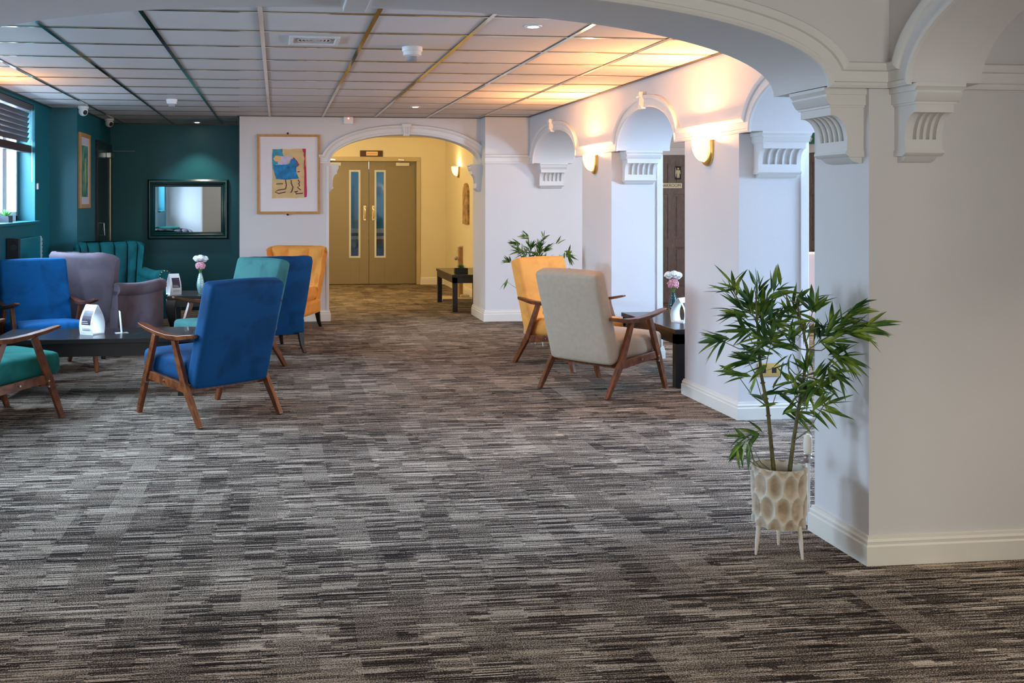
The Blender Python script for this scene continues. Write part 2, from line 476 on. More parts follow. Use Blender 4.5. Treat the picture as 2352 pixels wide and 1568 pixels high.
# arch springing towards the camera on the right
AB = superarch(-3.52, -1.92, SPR+0.008, 0.34, 2.0, 2.0)
mb = MB(); arch_beam(mb, -YF, -1.5, [AB], SPR, CEIL+0.05, ymap, 2.30, 2.575)
struct(mb.build('wall_side_arch', M_WALL, smooth=40), 'wall over the side arch at the upper right', 'wall')
struct(MB().box(2.30, 1.4, 0, 2.575, 1.78, SPR).build('wall_side_arch_pier', M_WALL, smooth=0), 'near pillar carrying the side arch', 'wall')
# rest of the shell
struct(MB().box(3.75, -3.2, 0, 3.9, 4.065, CEIL).build('wall_right', M_WALL, smooth=0), 'right wall of the near hall', 'wall')
wall_holes('wall_rear', 'y', -3.2, 0.15, -2.6, 3.9, 0, CEIL, [(-1.5, 2.1, 0.7, 2.2)], M_WALL, 'wall behind the photographer with an added window opening')
wall_holes('wall_side_room_right', 'x', 6.9, 0.2, 3.9, 13.7, 0, CEIL, [(4.4, 6.8, 0.8, 2.2)], M_WALL, 'right wall of the side room beyond the arcade')
struct(MB().box(4.3, 13.5, 0, 7.1, 13.7, CEIL).build('wall_side_room_back', M_WALL, smooth=0), 'back wall of the side room with the brown door', 'wall')
struct(MB().box(3.75, 3.9, 0, 6.9, 4.065, CEIL).build('wall_side_room_front', M_WALL, smooth=0), 'front wall of the side room', 'wall')

def band(mb, arches, a0, a1, z0, prof, fmap, t0, sign):
    """impost band and archivolts in one run, mitred where they meet"""
    cols = []                       # per profile point: list of (a, z)
    for o, pr in prof:
        run = [(a0, z0+o)]
        for pts in arches:
            q = []
            for i, p in enumerate(pts):
                if i == 0: nx, nz = -1.0, 0.0
                elif i == len(pts)-1: nx, nz = 1.0, 0.0
                else:
                    dx, dz = pts[i+1][0]-pts[i-1][0], pts[i+1][1]-pts[i-1][1]; l = math.hypot(dx, dz); nx, nz = -dz/l, dx/l
                q.append((p[0]+nx*o, p[1]+nz*o))
            zc = z0+o
            i = next(k for k in range(len(q)) if q[k][1] >= zc)
            if i:
                u = (zc-q[i-1][1])/max(1e-6, q[i][1]-q[i-1][1]); cr = (q[i-1][0]+(q[i][0]-q[i-1][0])*u, zc)
            else: cr = (q[0][0], zc)
            for k in range(i): q[k] = cr
            j = next(k for k in range(len(q)-1, -1, -1) if q[k][1] >= zc)
            if j < len(q)-1:
                u = (zc-q[j+1][1])/max(1e-6, q[j][1]-q[j+1][1]); cr2 = (q[j+1][0]+(q[j][0]-q[j+1][0])*u, zc)
            else: cr2 = (q[-1][0], zc)
            for k in range(j+1, len(q)): q[k] = cr2
            run += [cr]+q+[cr2]
        run.append((a1, z0+o)); cols.append((run, pr))
    n = len(cols[0][0])
    rings = [[fmap(run[i][0], run[i][1], t0+sign*pr) for run, pr in cols] for i in range(n)]
    return mb.loft(rings, closed=True, caps=True)

# mouldings (archivolts with their impost bands)
mb = MB(); band(mb, [A1, A2, A3], -11.62, -YF2, SPR, PROF, ymap, XA, -1)
struct(mb.build('trim_3', M_MOULD, smooth=30), 'moulded band round the three small arches', 'moulding')
mb = MB(); band(mb, [AA], -2.3, 2.30, SPR, PROF, xm, YF, -1)
struct(mb.build('trim_4', M_MOULD, smooth=30), 'moulded band round the big foreground arch', 'moulding')
mb = MB(); band(mb, [AB], -YF, -1.52, SPR, PROF, ymap, 2.30, -1)
sweep2d(mb, [(2.57, SPR), (3.74, SPR)], PROF, xm, YF, -1)
struct(mb.build('trim_5', M_MOULD, smooth=30), 'moulded band round the side arch and along the pillar', 'moulding')
PF = [(o*1.15, p*1.2) for o, p in PROF]
mb = MB(); band(mb, [ARF], 0.47, 2.36, 1.80, PF, xm, YB, -1)
sweep2d(mb, [(2.355, 1.80), (2.88, 1.80)], PF, xm, 11.62, -1)
struct(mb.build('trim_6', M_MOULD, smooth=30), 'moulded band round the far arch', 'moulding')

# keystones: small fluted scroll blocks
def keystone(fm, face, a, z, w_=0.075, h_=0.14):
    mb = MB()
    for (p, q) in ((0, h_),):
        rings = []
        for zz, wk, pr in ((z-0.012, .72, .035), (z+0.02, .74, .050), (z+h_*0.7, .92, .046), (z+h_*0.78, .96, .060), (z+h_, 1.12, .064), (z+h_+0.012, 1.12, .058)):
            ww = w_*wk/2
            rings.append([fm(a-ww, zz, face), fm(a+ww, zz, face), fm(a+ww, zz, face-pr), fm(a-ww, zz, face-pr)])
        mb.loft(rings)
    for k in (-1, 0, 1):
        ww = w_*0.10
        rings = []
        for zz, pr in ((z+0.015, .056), (z+h_*0.7, .052)):
            c0 = a+k*w_*0.24
            rings.append([fm(c0-ww, zz, face-.03), fm(c0+ww, zz, face-.03), fm(c0+ww, zz, face-pr), fm(c0-ww, zz, face-pr)])
        mb.loft(rings)
    return mb
KS = [(ymap, XA, -10.605, SPR+.315, .08, .11, 'fluted keystone of the farthest small side arch'), (ymap, XA, -7.885, SPR+.315, .08, .11, 'fluted keystone of the middle small side arch'), (ymap, XA, -5.14, SPR+.335, .08, .11, 'fluted keystone of the nearest small side arch'),
      (xm, YB, 1.48, 2.140, .10, .12, 'fluted keystone of the far arch over the double doors'), (xm, YF, 0.30, SPR+.338, .13, .13, 'fluted keystone of the big foreground arch')]
for i, (fm, face, a, z, w_, h_, lb) in enumerate(KS):
    struct(keystone(fm, face, a, z, w_, h_).build('trim_%d' % (7+i), M_MOULD, smooth=0, bevel=0.003), lb, 'keystone')
# keystone wraps across the underside of the big arch
z = SPR+0.008+0.33
struct(MB().box(0.255, YF+0.02, z-0.02, 0.345, YF2-0.02, z+0.01).build('trim_12', M_MOULD, smooth=0, bevel=0.004), 'flat band across the underside of the big arch', 'moulding')

# corbels: profile out (o) against height below springing, fluted hollow
def corbel_mb(width, n=5, ov=1.0):
    """local: wall at y=0, projects to -y, centred on x=0, top at z=0"""
    mb = MB(); W = width/2
    def slab(pts, w2, y0=0.0):
        poly = [(0, pts[0][1])]+pts+[(0, pts[-1][1])]
        mb.prism(poly, lambda p: (-w2, -p[0], p[1]), lambda p: (w2, -p[0], p[1]))
    slab([(.172, 0), (.172, -.012), (.158, -.026)], W+.022*ov)
    slab([(.158, -.026), (.158, -.034), (.166, -.034), (.150, -.060), (.142, -.066)], W+.014*ov)
    slab([(.142, -.066), (.142, -.074), (.136, -.074)], W+.006)
    slab([(.134, -.074), (.134, -.104)], W)
    cv = []
    for i in range(13):
        t = i/12*PI/2
        cv.append((.128-.062*math.sin(t), -.104-.096*(1-math.cos(t))))
    def zone(x0, x1, dep):
        pts = [(o-dep*(0 if i in (0,) else 1), z) for i, (o, z) in enumerate(cv)]
        poly = [(0, cv[0][1])]+[(max(0.01, o), z) for o, z in pts]+[(0, cv[-1][1])]
        mb.prism(poly, lambda p: (x0, -p[0], p[1]), lambda p: (x1, -p[0], p[1]))
    m = .022; step = (width-2*m)/n; rib = step*0.22
    zone(-W, -W+m, 0); zone(W-m, W, 0)
    for i in range(n):
        x0 = -W+m+i*step
        zone(x0+rib/2, x0+step-rib/2, .022)
        zone(x0, x0+rib/2, 0); zone(x0+step-rib/2, x0+step, 0)
    slab([(.066, -.200), (.068, -.240)], W)
    slab([(.074, -.240), (.076, -.250), (.060, -.262), (.056, -.262)], W+.004)
    slab([(.056, -.262), (.034, -.280), (.010, -.285)], W-.012)
    return mb
cb0 = struct(corbel_mb(0.225).build('trim_13', M_MOULD, smooth=40), 'fluted corbel under the big arch on the front pillar side', 'corbel')
cb0.location = (2.222, 3.815, SPR+.005); cb0.rotation_euler = (0, 0, -PI/2)
corb = [((3.12, 6.20, SPR+.005), 0, 'fluted corbel on the near arcade pillar'),
        ((3.12, 8.70, SPR+.005), 0, 'fluted corbel on the far arcade pillar'),
        ((3.12, 11.62, SPR+.005), 0, 'fluted corbel on the far wall at the arcade end'),
        ((3.12, 7.07, SPR+.005), PI, 'fluted corbel on the back of the near arcade pillar'),
        ((3.12, 9.57, SPR+.005), PI, 'fluted corbel on the back of the far arcade pillar'),
        ((3.12, 4.065, SPR+.005), PI, 'fluted corbel on the back of the front pillar')]
cbw = corbel_mb(0.28).build('trim_14', M_MOULD, smooth=40)
for i, (loc, rz, lb) in enumerate(corb):
    o = cbw if i == 0 else cbw.copy()
    if i: COL.objects.link(o); o.name = 'trim_%d' % (14+i)
    o.location = loc; o.rotation_euler = (0, 0, rz); struct(o, lb, 'corbel')
struct(corbel_mb(0.15, 4).build('trim_21', M_MOULD, smooth=40), 'fluted corbel facing us under the side arch', 'corbel').location = (2.40, 3.667, SPR+.005)
# far arch corbels (left one seen edge on, right one at the jamb)
for i, (x, sgn, lb) in enumerate(((0.585, PI/2, 'corbel at the left foot of the far arch'), (2.36, -PI/2, 'corbel at the right foot of the far arch'))):
    o = cb0.copy(); COL.objects.link(o); o.name = 'trim_%d' % (22+i); o.location = (x, YB+0.12, SPR+.005); o.rotation_euler = (0, 0, sgn); struct(o, lb, 'corbel')
    o.scale = (0.85, 0.72, 1.12)

# skirting boards
SK = [(0, 0), (.020, 0), (.020, .072), (.014, .078), (.016, .090), (.010, .098), (.009, .108), (0, .110)]
def skirt(name, pts, label, m=None, flip=1, k=1.0):
    """pts: plan polyline; room lies on the left of travel when flip=1"""
    mb = MB(); rings = []
    for i, p in enumerate(pts):
        def nn(a, b):
            dx, dy = b[0]-a[0], b[1]-a[1]; l = math.hypot(dx, dy); return (-dy/l*flip, dx/l*flip)
        n1 = nn(pts[i-1], p) if i else None; n2 = nn(p, pts[i+1]) if i < len(pts)-1 else None
        if n1 is None: N_ = n2
        elif n2 is None: N_ = n1
        else:
            sx, sy = n1[0]+n2[0], n1[1]+n2[1]; l2 = sx*sx+sy*sy; N_ = (2*sx/l2, 2*sy/l2)
        rings.append([(p[0]+N_[0]*o*k, p[1]+N_[1]*o*k, z*k) for o, z in SK])
    mb.loft(rings)
    return struct(mb.build(name, m or M_SKIRT, smooth=20), label, 'skirting board')
skirt('baseboard_front_pier', [(3.74, 3.667), (2.222, 3.667), (2.222, 4.065), (2.6, 4.065)], 'cream skirting round the broad front pillar', flip=1)
skirt('baseboard_near_pier', [(XA2, 7.07), (XA, 7.07), (XA, 6.20), (XA2, 6.20), (XA2, 7.07)], 'cream skirting round the near arcade pillar', flip=-1)
skirt('baseboard_far_pier', [(XA2, 9.57), (XA, 9.57), (XA, 8.70), (XA2, 8.70), (XA2, 9.57)], 'cream skirting round the far arcade pillar', flip=-1)
skirt('baseboard_back_right', [(3.99, 11.62), (2.36, 11.62), (2.36, 12.36)], 'white skirting on the wall block right of the far arch', flip=1, k=1.15)
skirt('baseboard_back_left', [(0.585, 12.1), (0.585, YB), (-0.427, YB), (-0.427, 13.28)], 'white skirting under the framed print', flip=1, k=1.15)
skirt('baseboard_lobby', [(2.34, 16.9), (2.76, 16.9), (2.76, 12.36)], 'cream skirting in the lobby', flip=-1, k=1.1)
skirt('baseboard_alcove', [(-0.43, 13.28), (-2.07, 13.28), (-2.07, 11.1), (-2.345, 11.1), (-2.345, YF2)], 'teal skirting along the window wall and alcove', m=M_TEALD, flip=1)
skirt('baseboard_side_room', [(4.3, 13.5), (4.64, 13.5)], 'cream skirting of the side room', flip=-1)

# far arch left jamb edge strip
struct(MB().box(0.555, YB-.008, 0.12, 0.589, YB+.02, SPR-.02).build('trim_24', M_MOULD, smooth=0, bevel=.003), 'narrow edge bead on the left jamb of the far arch', 'moulding')
for i, (y, lb) in enumerate(((6.20, 'near'), (8.70, 'far'))):
    struct(MB().box(XA2-.055, y-.012, 0.11, XA2, y+.01, SPR-.02).build('trim_%d' % (25+i), M_MOULD, smooth=0, bevel=.003), 'narrow edge strip on the %s arcade pillar' % lb, 'moulding')

# windows of the left wall
M_BLIND = mat('dark_grey_blind_slat', (0.10, 0.085, 0.09), 0.4)
for wi, (y0, y1) in enumerate(WINS):
    XW = -2.51
    mb = MB(); f = .06
    mb.box(XW-.05, y0, WZ0, XW, y0+f, WZ1).box(XW-.05, y1-f, WZ0, XW, y1, WZ1).box(XW-.05, y0, WZ0, XW, y1, WZ0+f).box(XW-.05, y0, WZ1-f, XW, y1, WZ1)
    ym = y1-.52 if wi == 0 else (y0+y1)/2
    mb.box(XW-.05, ym-.035, WZ0, XW, ym+.035, WZ1)
    for a, b in ((y0+f, ym-.035), (ym+.035, y1-f)):
        q = .035
        mb.box(XW-.04, a, WZ0+f, XW+.012, a+q, WZ1-f).box(XW-.04, b-q, WZ0+f, XW+.012, b, WZ1-f).box(XW-.04, a, WZ0+f, XW+.012, b, WZ0+f+q).box(XW-.04, a, WZ1-f-q, XW+.012, b, WZ1-f)
    o = struct(mb.build('window_%d' % (wi+1), M_PVC, smooth=0, bevel=.004), ['white framed window over the radiator', 'white framed window, middle one of the left wall', 'white framed window nearest the big arch'][wi], 'window')
    MB().box(XW-.03, y0+.03, WZ0+.03, XW-.024, y1-.03, WZ1-.03).build('pane', M_GLASS, o, smooth=0)
    MB().box(-2.50, y0-.0, WZ0-.025, -2.30, y1+.05, WZ0+.004).build('window_sill', M_TEAL, o, smooth=0, bevel=.006)
    b_ = thing('venetian_blind', (-2.40, (y0+y1)/2, WZ1), 0, ['dark grey wooden blind drawn up over the radiator window', 'dark grey wooden blind on the middle left window', 'dark grey wooden blind on the window nearest the arch'][wi], 'blind')
    L_ = (y1-y0)/2-.02
    MB().box(-.03, -L_-(.0), -.065, .04, L_, 0).build('headrail', M_BLIND, b_, smooth=0, bevel=.004)
    for k in range(6):
        zz = -.105-.048*k
        mb2 = MB(); mb2.bar([(0, -L_+.02, zz), (0, L_-.02, zz)], .004, .050, side=(math.sin(0.5), 0, math.cos(0.5)))
        MB().bar([(0, -L_+.02, zz), (0, L_-.02, zz)], .050, .004, side=(math.cos(1.1), 0, math.sin(1.1))).build('slat', M_BLIND, b_, smooth=0)
    MB().box(-.025, -L_+.01, -.47, .03, L_-.005, -.395).build('bottom_rail', mat('brown_blind_rail', (.07, .03, .025), .35), b_, smooth=0, bevel=.006)
    MB().tube([(.045, L_-.06, -.05), (.045, L_-.06, -.75)], .0015, 6).build('cord', M_WHITE, b_)
# rear and side windows
def big_window(n, axis, pos, a0, a1, z0, z1, label):
    mb = MB(); f = .07
    def bx(p, q, s0, s1, m_=mb, t=.05):
        if axis == 'y': m_.box(p, pos, s0, q, pos+t, s1)
        else: m_.box(pos, p, s0, pos+t, q, s1)
    bx(a0, a1, z0, z0+f); bx(a0, a1, z1-f, z1)
    k = 3
    for i in range(k+1):
        c0 = a0+(a1-a0-f)*i/k; bx(c0, c0+f, z0, z1)
    o = struct(mb.build('window_%d' % n, M_PVC, smooth=0), label, 'window')
    m2 = MB(); bx(a0+.03, a1-.03, z0+.03, z1-.03, m2, .006); m2.build('pane', M_GLASS, o, smooth=0)
big_window(4, 'y', -3.15, -1.5, 2.1, 0.7, 2.2, 'unseen window added for fill light behind the photographer')  # added out of view so the rear fill light can enter
big_window(5, 'x', 6.98, 4.4, 6.8, 0.8, 2.2, 'wide window of the side room')

# doors
d = struct(MB().box(0.66, 16.88, 0, 0.72, 17.08, 2.03).box(2.28, 16.88, 0, 2.34, 17.08, 2.03).box(0.66, 16.88, 2.03, 2.34, 17.08, 2.10).build('door_1', mat('pale_khaki_frame', (.50, .42, .24), .4), smooth=0, bevel=.005), 'khaki double doors under the small brown sign', 'double door')
for k, (x0, x1) in enumerate(((0.725, 1.497), (1.503, 2.275))):
    gx0, gx1 = ((1.19, 1.34) if k == 0 else (1.61, 1.76)); z0, z1 = .46, 1.87
    lf = MB().box(x0, 17.0, .01, gx0, 17.045, 2.03).box(gx1, 17.0, .01, x1, 17.045, 2.03).box(gx0, 17.0, .01, gx1, 17.045, z0).box(gx0, 17.0, z1, gx1, 17.045, 2.03).build('door_leaf', M_KHAKI, d, smooth=0, bevel=.002)
    MB().box(gx0-.018, 16.99, z0-.018, gx0+.012, 17.01, z1+.018).box(gx1-.012, 16.99, z0-.018, gx1+.018, 17.01, z1+.018).box(gx0+.012, 16.99, z0-.018, gx1-.012, 17.01, z0+.012).box(gx0+.012, 16.99, z1-.012, gx1-.012, 17.01, z1+.018).build('pane_bead', mat('silver_beading', (.62, .66, .66), .35), lf, smooth=0)
    MB().box(gx0, 17.02, z0, gx1, 17.026, z1).build('pane', M_GLASS, lf, smooth=0)
    MB().box(gx0+.012, 17.012, z0+.012, gx1-.012, 17.016, z0+.13).build('notice', mat('navy_notice', (.01, .05, .22), .4), lf, smooth=0)
    hx = 1.43 if k == 0 else 1.57
    hb = MB().box(hx-.02, 16.985, 1.06, hx+.02, 17.0, 1.30)
    hb.tube([(hx, 16.99, 1.09), (hx, 16.955, 1.10), (hx, 16.945, 1.14), (hx, 16.945, 1.22), (hx, 16.955, 1.26), (hx, 16.99, 1.27)], [.011, .012, .009, .009, .012, .011])
    hb.build('door_handle', M_BRASS, lf)
    cx = x0+.09 if k == 0 else x1-.33
    cl = MB().box(cx, 16.94, 1.955, cx+.22, 16.998, 2.01).build('door_closer', mat('cream_closer', (.7, .66, .5), .4), lf, bevel=.004)
    MB().bar([(cx+.05, 16.95, 2.02), (cx+.12, 16.86, 2.05), (cx+.02, 16.885, 2.06)], .018, .006, side=(0, 0, 1)).build('closer_arm', M_STEEL, cl)

# brown panelled cloakroom door (frontal, side room)
def panel_door(mb, w_, h_, y=0, proud=.012):
    """front at y=0, facing -y, x 0..w"""
    st = .105; mid = w_/2
    mb.box(0, 0, 0, w_, .04, h_)
    rails = [(0, .20), (.74, .86), (1.46, 1.60), (h_-.12, h_)]
    for a, b in rails: mb.box(0, -proud, a, w_, 0, b)
    for a, b in ((0, st), (mid-.05, mid+.05), (w_-st, w_)): mb.box(a, -proud-.0012, 0, b, 0, h_)
    for (za, zb) in ((.20, .74), (.86, 1.46), (1.60, h_-.12)):
        for (xa, xb) in ((st, mid-.05), (mid+.05, w_-st)):
            mb.box(xa+.025, -proud*.8, za+.03, xb-.025, 0, zb-.03)
    return mb
d = struct(MB().box(4.84, 13.44, 0, 4.92, 13.52, 2.0).box(5.68, 13.44, 0, 5.76, 13.52, 2.0).box(4.84, 13.44, 2.0, 5.76, 13.52, 2.10).build('door_2', M_MOULD, smooth=0, bevel=.004), 'brown panelled cloakroom door seen between the arcade pillars', 'door')
lf = panel_door(MB(), .76, 1.99).build('door_leaf', M_DOORBR, d, smooth=0, bevel=.003); lf.location = (4.92, 13.47, .006)
# signs on it
def text_mesh(name, body, size, m, parent, loc, rot, ext=.001, bold=0):
    cu = bpy.data.curves.new(name, 'FONT'); cu.body = body; cu.size = size; cu.extrude = ext; cu.align_x = 'CENTER'; cu.align_y = 'CENTER'
    cu.offset = bold
    to = bpy.data.objects.new(name, cu); COL.objects.link(to)
    dg = bpy.context.evaluated_depsgraph_get(); me = bpy.data.meshes.new_from_object(to.evaluated_get(dg))
    bpy.data.objects.remove(to); me.materials.clear(); me.materials.append(m)
    o = bpy.data.objects.new(name, me); COL.objects.link(o); o.location = loc; o.rotation_euler = rot; o.parent = parent
    return o
M_INK = mat('dark_lettering', (.03, .02, .02), .5)
t = thing('door_sign', (5.25, 13.455, 1.585), 0, 'cream cloakroom name plate on the brown panelled door', 'sign')
MB().box(-.195, -.008, -.034, .195, 0, .034).build('plate', mat('cream_plate', (.78, .72, .50), .5), t, smooth=0)
text_mesh('lettering', 'CLOAKROOM', .056, M_INK, t, (0, -.009, 0), (PI/2, 0, 0))
t = thing('toilet_symbol', (5.39, 13.455, 1.76), 0, 'black plate with a pale standing figure above the cloakroom name plate', 'sign')
MB().rbox(0, -.004, 0, .086, .008, .175, .0039, cuts=6).build('plate', M_BLACKLEG, t)
fg = MB(); fg.ball((0, -.009, .055), .013, 8, (1, .25, 1))
fg.prism([(-.026, .034), (.026, .034), (.034, -.015), (.026, -.018), (.018, .015), (.016, -.07), (.004, -.07), (0, -.02), (-.004, -.07), (-.016, -.07), (-.018, .015), (-.026, -.018), (-.034, -.015)], lambda p: (p[0], -.012, p[1]), lambda p: (p[0], -.008, p[1]))
fg.build('figure', mat('pale_gold_figure', (.72, .62, .38), .4), t)
# second brown door on the side room's right wall (X = 6.9) with exit sign
d = struct(MB().box(6.84, 12.2, 0, 6.92, 12.28, 2.0).box(6.84, 13.10, 0, 6.92, 13.18, 2.0).box(6.84, 12.2, 2.0, 6.92, 13.18, 2.10).build('door_3', M_MOULD, smooth=0, bevel=.004), 'brown door under the green exit sign', 'door')
lf = panel_door(MB(), .82, 1.99).build('door_leaf', M_DOORBR, d, smooth=0, bevel=.003); lf.location = (6.88, 13.10, .006); lf.rotation_euler = (0, 0, -PI/2)
t = thing('exit_sign', (6.895, 12.70, 2.20), -PI/2, 'green and white running figure exit sign over the brown door', 'sign')
MB().box(-.22, -.012, -.08, .22, 0, .08).build('panel', mat('exit_green', (.0, .22, .09), .4), t, smooth=0)
ar = MB(); ar.prism([(-.18, .05), (-.13, .05), (-.13, -.01), (-.10, -.01), (-.155, -.06), (-.21, -.01), (-.18, -.01)], lambda p: (p[0]+.16, -.015, p[1]), lambda p: (p[0]+.16, -.011, p[1]))
ar.box(-.17, -.015, -.06, -.10, -.011, .06).box(.12, -.015, -.06, .20, -.011, .06); ar.ball((-.05, -.013, .05), .014, 8, (1, .2, 1))
ar.bar([(-.055, -.013, .03), (-.06, -.013, -.01), (-.085, -.013, -.03)], .003, .016, side=(0, 1, 0)); ar.bar([(-.055, -.013, .0), (-.03, -.013, -.03), (-.045, -.013, -.06)], .003, .014, side=(0, 1, 0))
ar.build('pictogram', M_WHITE, t)
# dark door in the alcove side wall
M_DKDOOR = mat('near_black_teal_gloss', (.004, .012, .014), .25)
d = struct(MB().box(-2.08, 12.18, 0, -2.04, 12.26, 2.02).box(-2.08, 13.12, 0, -2.04, 13.20, 2.02).box(-2.08, 12.18, 2.02, -2.04, 13.20, 2.08).build('door_4', M_DKDOOR, smooth=0, bevel=.004), 'black door in the alcove side wall', 'door')
lf = MB().box(-2.066, 12.26, .01, -2.045, 13.12, 2.02).build('door_leaf', M_DKDOOR, d, smooth=0)
MB().box(-2.046, 13.085, .3, -2.036, 13.11, 1.9).build('edge_strip', mat('lit_door_edge', (.45, .40, .24), .35, metal=.8), lf, smooth=0)  # pale strip: light caught by the door edge, painted in as colour
hb = MB().tube([(-2.045, 12.37, .98), (-2.00, 12.37, .98), (-2.0, 12.37, 1.12), (-2.045, 12.37, 1.12)], .009); hb.build('door_handle', M_STEEL, lf)
cl = MB().box(-2.045, 12.80, 1.90, -1.99, 13.08, 1.96).build('door_closer', M_STEEL, lf, bevel=.004)
MB().bar([(-1.99, 12.95, 1.985), (-1.72, 12.90, 1.985)], .02, .008, side=(0, 1, 0)).build('closer_arm', M_STEEL, cl)

# ------------------------------------------------------------------ armchairs, open wooden frame
def velvet(name, col, dark=0.55, sheen=0.6):
    if name in MATS: return MATS[name]
    m, nt, b = _new(name)
    tc = nt.nodes.new('ShaderNodeTexCoord'); n = nt.nodes.new('ShaderNodeTexNoise')
    n.inputs['Scale'].default_value = 6.0; n.inputs['Detail'].default_value = 3; n.inputs['Distortion'].default_value = .6
    cr = nt.nodes.new('ShaderNodeValToRGB')
    cr.color_ramp.elements[0].position = .26; cr.color_ramp.elements[0].color = (*[c_*dark for c_ in col], 1)
    cr.color_ramp.elements[1].position = .52; cr.color_ramp.elements[1].color = (*col, 1)
    nt.links.new(tc.outputs['Object'], n.inputs['Vector']); nt.links.new(n.outputs['Fac'], cr.inputs[0]); nt.links.new(cr.outputs[0], b.inputs['Base Color'])
    b.inputs['Roughness'].default_value = .8
    b.inputs['Specular IOR Level'].default_value = .2
    b.inputs['Sheen Weight'].default_value = sheen; b.inputs['Sheen Roughness'].default_value = .3
    b.inputs['Sheen Tint'].default_value = (*[min(1, c_*1.6+.03) for c_ in col], 1)
    MATS[name] = m; return m
V_BLUE = velvet('royal_blue_velvet', (0.001, 0.110, 0.34))
V_BLUESHADE = velvet('shaded_blue_velvet', (0.001, 0.046, 0.135))  # darker copy of the blue velvet with the backs' shade painted in
V_GREEN = velvet('sea_green_velvet', (0.045, 0.165, 0.160))
V_GREEND = velvet('bottle_green_velvet', (0.012, 0.15, 0.135))
V_AMBER = velvet('amber_velvet', (0.84, 0.35, 0.075), dark=.8)
V_GREY = velvet('mauve_grey_velvet', (0.155, 0.130, 0.160), dark=.7, sheen=.8)
V_TEAL = velvet('teal_velvet', (0.004, 0.095, 0.105), dark=.5)
V_CREAM = mat('oatmeal_woven_fabric', (0.45, 0.35, 0.26), .85, noise=.06, nscale=30, bump=.25, bscale=400, sheen=.15)

def lounge_chair(loc, f, label, cloth):
    rz = math.atan2(-f[0], f[1])
    t = thing('armchair', (loc[0], loc[1], 0), rz, label, 'armchair')
    tilt = Matrix.Rotation(math.radians(3), 4, 'X')
    MB().rbox(0, .09, .325, .54, .63, .145, .038, puff=.016, xf=tilt).build('seat', cloth, t, smooth=60)
    ang = math.atan2(.19, .64)
    L_ = .675
    # back slab: rear face from (y -.24, z .215) to (-.43, .86)
    Rm = Matrix.Translation((0, -.24, .215)) @ Matrix.Rotation(ang, 4, 'X')
    MB().rbox(0, .06, L_/2, .56, .12, L_, .032, cuts=11, puff=.010, xf=Rm).build('backrest', cloth, t, smooth=60)
    for s in (-1, 1):
        x = .305*s
        MB().bar([(x, .365, 0), (x, .275, .25), (x, .165, .53)], .030, [.032, .048, .040]).build('leg', M_WOODLEG, t, smooth=0, bevel=.004)
        MB().bar([(x, -.335, 0), (x, -.165, .245), (x, -.045, .52)], .030, [.032, .052, .038]).build('leg', M_WOODLEG, t, smooth=0, bevel=.004)
        MB().bar([(x*.975, .262, .262), (x*.975, -.155, .222)], .024, .055).build('side_rail', M_WOODLEG, t, smooth=0, bevel=.003)
        rings = []
        for y, z, wd, th, xo in ((-.285, .553, .030, .024, 0), (-.22, .545, .042, .026, 0), (-.12, .530, .056, .030, 0), (0, .527, .060, .030, .002), (.12, .540, .060, .026, .004),
                             (.23, .560, .062, .022, .006), (.31, .577, .058, .018, .006), (.345, .584, .040, .014, .004)):
            c0 = x+s*xo; rings.append([(c0+wd/2, y, z+th/2), (c0-wd/2, y, z+th/2), (c0-wd/2*.8, y, z-th/2), (c0+wd/2*.8, y, z-th/2)])
        MB().loft(rings).build('armrest', M_WOODLEG, t, smooth=50, bevel=.003)
        for yy, zz in ((.06, .245), (.262, .25), (.262, .215)): MB().lathe([(.0001, x+s*.0165), (.006, x+s*.0165), (.006, x)], (0, yy, zz), 8, 'x').build('screw_cap', M_STEEL, t)
    for y, z in ((.24, .238), (-.14, .213)):
        MB().box(-.295, y-.02, z-.022, .295, y+.02, z+.022).build('cross_rail', M_WOODLEG, t, smooth=0, bevel=.003)
    return t
lounge_chair((-.4275, 6.789), (-.617, .787), 'royal blue velvet armchair with wooden frame, its back to us, nearest the camera', V_BLUESHADE)
lounge_chair((-1.88, 8.72), (.48, -.877), 'royal blue velvet armchair facing us behind the low black table, below the radiator', V_BLUE)
lounge_chair((-1.83, 6.73), (.69, .72), 'green velvet armchair with wooden frame cut by the left edge of the photo', V_GREEND)
lounge_chair((-.385, 8.66), (-.72, -.69), 'green velvet armchair with wooden arms just behind the nearest blue one', V_GREEN)
lounge_chair((2.36, 7.355), (.825, .565), 'oatmeal fabric armchair with wooden frame, its back to us beside the arcade', V_CREAM)
lounge_chair((2.44, 8.50), (.487, -.873), 'amber orange velvet armchair with wooden frame behind the oatmeal one', V_AMBER)
lounge_chair((4.95, 8.9), (-.5, -.866), 'pale pink armchair glimpsed in the side room through the potted bamboo', mat('pale_pink_fabric', (.62, .45, .40), .85))

